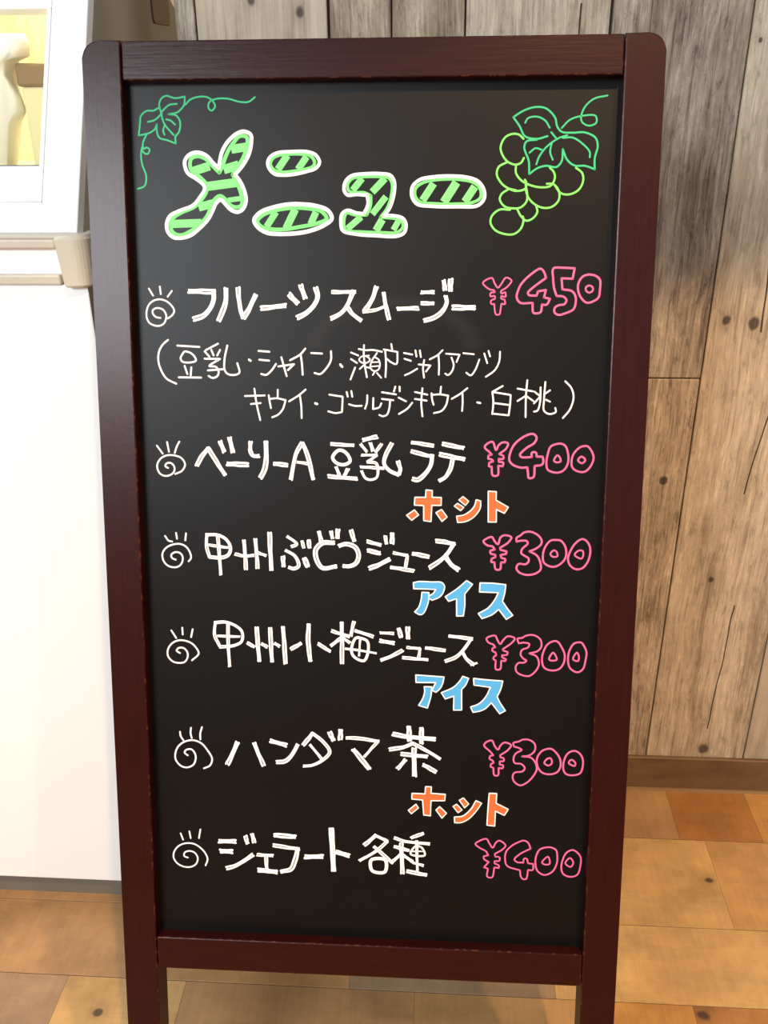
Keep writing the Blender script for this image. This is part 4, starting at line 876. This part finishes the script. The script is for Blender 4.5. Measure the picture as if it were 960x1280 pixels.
w 27.5 2905,1003 2760,1008 2651,1029 2593,1081 2589,1157 2631,1214 2748,1231 2952,1235 3112,1227 3162,1174 3157,1104 3108,1042 3021,1013
G vine_drawing|green vine leaf with two curling tendrils
v 13.8 570,480 566,443 585,400 625,380 694,398 776,387! 766,450 713,503 638,518! 701,529 731,578 719,653 689,690 691,741! 625,716 557,694 539,640 541,592! 524,629 477,659 390,677! 405,585 413,532 461,492 518,490 571,464
v 13.8 574,485 601,587 675,676
v 13.7 587,496 646,449 709,441
v 13.8 469,575 527,560 586,512
v 13.8 619,557 653,566 689,597
v 13.8 604,603 591,641 601,673
v 13.6 778,448 819,410 888,390 956,394 1001,426 1017,463 988,495 963,473 972,431 1024,408 1115,406 1217,431 1285,432 1337,398
v 13.9 456,667 422,736 426,780 450,769 475,785 459,818 431,812 414,790
v 14.0 422,747 404,812 410,899 439,986 424,1063 367,1087
G grape_drawing|bunch of grapes in lime outline under green leaves
v 13.8 3753,649 3815,589 3917,560 4010,563 4018,613 3961,634 3908,606 3900,562 3926,496 3993,437 4095,414
v 15.2 3645,709 3564,728 3470,708 3427,635 3375,566! 3453,519 3545,493 3626,504 3698,571 3718,638 3754,677 3842,685 3934,684 4017,724 4037,785 4018,874 4021,958! 3945,932 3863,929 3803,884 3767,805! 3762,895 3723,939 3641,930 3571,949 3512,992! 3505,893 3467,792 3483,747 3564,734
v 13.9 3469,608 3489,575 3559,564 3623,593 3660,646
v 14.0 3673,680 3709,721
v 14.1 3798,703 3727,727 3636,793 3586,860 3565,918
v 14.0 3681,754 3670,827 3692,885
v 14.0 3509,831 3555,798 3602,809
v 14.0 3764,722 3843,722 3926,773 3977,829 3979,868
L 15.2 3459,727 3423,696 3370,690 3313,718 3282,790 3305,858 3347,901 3406,920 3447,904 3466,870
L 15.3 3335,901 3271,936 3258,993 3298,1061 3352,1098 3412,1113
L 15.3 3353,1101 3412,1118 3482,1102 3493,1062 3480,1034
L 15.2 3406,926 3408,982 3445,1033 3505,1068 3600,1091 3682,1080 3714,1018 3701,973 3671,944
L 15.3 3652,1065 3705,1069 3748,1120 3750,1188 3699,1239 3629,1247 3557,1216 3508,1164 3488,1107
L 15.3 3875,946 3924,985 3935,1042 3905,1109 3836,1145 3766,1137 3717,1080
L 15.3 3353,1104 3300,1140 3286,1180 3321,1232 3380,1249 3451,1244 3497,1198 3502,1153 3487,1073
L 15.4 3369,1261 3286,1260 3228,1306 3217,1358 3254,1415 3339,1448 3410,1445 3462,1399 3478,1335 3471,1312
L 15.3 3426,1257 3459,1312 3502,1345 3554,1324 3585,1279 3575,1233'''
YP = 0.012
class Ink:
    def __init__(s): s.v = []; s.f = []; s.m = []
    def ribbon(s, pts, wd, h, mi, closed=False, caps=True):
        r = wd / 2; n = len(pts)
        if n < 2: return
        nr = []
        for i in range(n):
            a = pts[(i - 1) % n] if (closed or i > 0) else pts[i]; b = pts[(i + 1) % n] if (closed or i < n - 1) else pts[i]
            dx, dy = b[0] - a[0], b[1] - a[1]; L = math.hypot(dx, dy) or 1; nr.append((-dy / L, dx / L))
        sec = [(p[0], p[1], q[0], q[1], r) for p, q in zip(pts, nr)]
        if caps and not closed:
            def cap(p, q, sgn):
                tx, ty = (q[1] * sgn, -q[0] * sgn); out = []
                for d in (0.5, 0.82, 0.97): out.append((p[0] + tx * r * d, p[1] + ty * r * d, q[0], q[1], r * math.sqrt(1 - d * d)))
                return out
            sec = cap(pts[0], nr[0], -1)[::-1] + sec + cap(pts[-1], nr[-1], 1)
        base = len(s.v)
        for x, y, nx, ny, rr in sec:
            for k, hh in ((-1, 0.02), (-0.72, h), (0.72, h), (1, 0.02)):
                s.v.append(((x + nx * rr * k) * 1e-4, YP - hh * 1e-3, -(y + ny * rr * k) * 1e-4))
        m = len(sec); rng = range(m if closed else m - 1)
        for i in rng:
            a = base + 4 * i; b = base + 4 * ((i + 1) % m)
            for k in range(3): s.f.append((a + k, a + k + 1, b + k + 1, b + k)); s.m.append(mi)
    def fill(s, pts, h, mi):
        base = len(s.v)
        for x, y in pts: s.v.append((x * 1e-4, YP - h * 1e-3, -y * 1e-4))
        for t in tessellate_polygon([[Vector((x, y, 0)) for x, y in pts]]): s.f.append(tuple(base + i for i in t)); s.m.append(mi)
def catmull(P, closed):
    n = len(P)
    if n == 2:
        L = math.hypot(P[1][0] - P[0][0], P[1][1] - P[0][1]); k = max(2, int(L / 12))
        return [(P[0][0] + (P[1][0] - P[0][0]) * i / k, P[0][1] + (P[1][1] - P[0][1]) * i / k) for i in range(k + 1)]
    out = []; segs = n if closed else n - 1
    for i in range(segs):
        p1, p2 = P[i], P[(i + 1) % n]
        p0 = P[(i - 1) % n] if (closed or i > 0) else (2 * p1[0] - p2[0], 2 * p1[1] - p2[1])
        p3 = P[(i + 2) % n] if (closed or i < n - 2) else (2 * p2[0] - p1[0], 2 * p2[1] - p1[1])
        # centripetal knots keep tight curls from looping
        def kn(a, b): return max(math.hypot(a[0] - b[0], a[1] - b[1]) ** 0.5, 1e-3)
        t0 = 0; t1 = t0 + kn(p0, p1); t2 = t1 + kn(p1, p2); t3 = t2 + kn(p2, p3)
        L = math.hypot(p2[0] - p1[0], p2[1] - p1[1]); k = max(2, int(L / 7))
        for j in range(k):
            t = t1 + (t2 - t1) * j / k
            def ip(a, b, ta, tb): return ((tb - t) / (tb - ta) * a[0] + (t - ta) / (tb - ta) * b[0], (tb - t) / (tb - ta) * a[1] + (t - ta) / (tb - ta) * b[1])
            A1 = ip(p0, p1, t0, t1); A2 = ip(p1, p2, t1, t2); A3 = ip(p2, p3, t2, t3)
            B1 = ip(A1, A2, t0, t2); B2 = ip(A2, A3, t1, t3); out.append(ip(B1, B2, t1, t2))
    if not closed: out.append(P[-1])
    return out
def pieces(P, S, closed):
    """split a path at its sharp corners"""
    n = len(P)
    if not closed:
        cut = [0] + [i for i in range(1, n - 1) if S[i]] + [n - 1]
        return [(catmull(P[a:b + 1], False), False) for a, b in zip(cut, cut[1:])]
    cs = [i for i in range(n) if S[i]]
    if not cs: return [(catmull(P, True), True)]
    out = []
    for a, b in zip(cs, cs[1:] + [cs[0] + n]):
        out.append((catmull([P[i % n] for i in range(a, b + 1)], False), False))
    return out
rnd = random.Random(3)
cur = None; name = label = None; count = 0
def flush():
    if cur and cur.v:
        used = sorted(set(cur.m)); o = raw(name, cur.v, cur.f, [used.index(k) for k in cur.m], [INK[INK_ORDER[k]] for k in used], panel, None, label)
for ln in INK_DATA.strip().split('\n'):
    if ln[0] == 'G':
        flush(); cur = Ink(); name, label = ln[2:].split('|'); continue
    tk = ln.split(); kind = tk[0]; wd = float(tk[1]); P = []; S = []
    for p in tk[2:]:
        S.append(p.endswith('!')); a, b = p.rstrip('!').split(','); P.append((float(a), float(b)))
    count += 1; j = (count % 40) * 0.0012
    if kind == 'T' or kind in 'vL' and kind != 'L':
        ci = 0 if kind == 'T' else INK_ORDER.index('v')
        for pl, cl in pieces(P, S, False): cur.ribbon(pl, wd, 0.10 + j, ci, cl)
    elif kind == 'L':
        for pl, cl in pieces(P, S, False): cur.ribbon(pl, wd, 0.10 + j, INK_ORDER.index('L'), cl)
    elif kind == 'P':
        for pl, cl in pieces(P, S, True): cur.ribbon(pl, wd, 0.10 + j, 1, cl)
    elif kind in ('B', 'O'):
        closed = kind == 'O'
        # a broad letter stroke is two or three passes of the pen with thin slivers left between
        for pl, cl in pieces(P, S, closed):
            n = len(pl); pw = wd * 0.325; ph = rnd.uniform(0, 6.28)
            offs = (-0.30, 0.0, 0.30) if wd > 47 else (-0.255, 0.255)
            if wd <= 47: pw = wd * 0.455
            nrm = []
            for i in range(n):
                a = pl[max(0, i - 1)] if not cl else pl[(i - 1) % n]; b = pl[min(n - 1, i + 1)] if not cl else pl[(i + 1) % n]
                dx, dy = b[0] - a[0], b[1] - a[1]; L = math.hypot(dx, dy) or 1; nrm.append((-dy / L, dx / L))
            for q, of in enumerate(offs):
                am = 0.06 if of == 0 or wd <= 47 else 0.03
                path = []
                for i, (p, m_) in enumerate(zip(pl, nrm)):
                    tt = i / max(1, n - 1)
                    d = wd * (of + am * math.sin(ph + q * 2.1 + tt * 5.0) + 0.02 * math.sin(3 * ph + tt * 13 + q))
                    if cl: d = wd * of
                    path.append((p[0] + m_[0] * d, p[1] + m_[1] * d))
                if not cl and n > 5:
                    cutn = rnd.choice((0, 0, 1)) if of else rnd.choice((0, 1, 1))
                    if cutn: path = path[cutn:] if rnd.random() < 0.5 else path[:-cutn]
                cur.ribbon(path, pw * rnd.uniform(0.94, 1.04), 0.10 + j + 0.004 * q, 0, cl)
            if not cl:      # the pen closes each end of the stroke
                cw = wd * 0.24
                for a in (0, -1):
                    p, m_ = pl[a], nrm[a]; sg = 1 if a == 0 else -1
                    tx, ty = m_[1] * sg * cw * 0.35, -m_[0] * sg * cw * 0.35; hw = wd * 0.5 - cw * 0.5
                    cur.ribbon([(p[0] + tx - m_[0] * hw, p[1] + ty - m_[1] * hw), (p[0] + tx, p[1] + ty), (p[0] + tx + m_[0] * hw, p[1] + ty + m_[1] * hw)], cw, 0.115 + j, 0)
    elif kind[0] == 'Q':
        ci = INK_ORDER.index(kind[1]); path = []
        for pl, cl in pieces(P, S, True):
            path += pl if cl else pl[:-1]
            cur.ribbon(pl, wd, 0.16 + j, 0, cl)
        cur.fill(path, 0.10 + j, ci)
    elif kind == 'S':
        cur.ribbon(catmull(P, False), wd, 0.07 + j * 0.5, INK_ORDER.index('S'), False, caps=False)
    elif kind == 'g':
        for pl, cl in pieces(P, S, True): cur.ribbon(pl, wd, 0.14 + j * 0.5, INK_ORDER.index('g'), cl)
    elif kind == 'w':
        for pl, cl in pieces(P, S, True): cur.ribbon(pl, wd, 0.19 + j * 0.5, 0, cl)
flush()
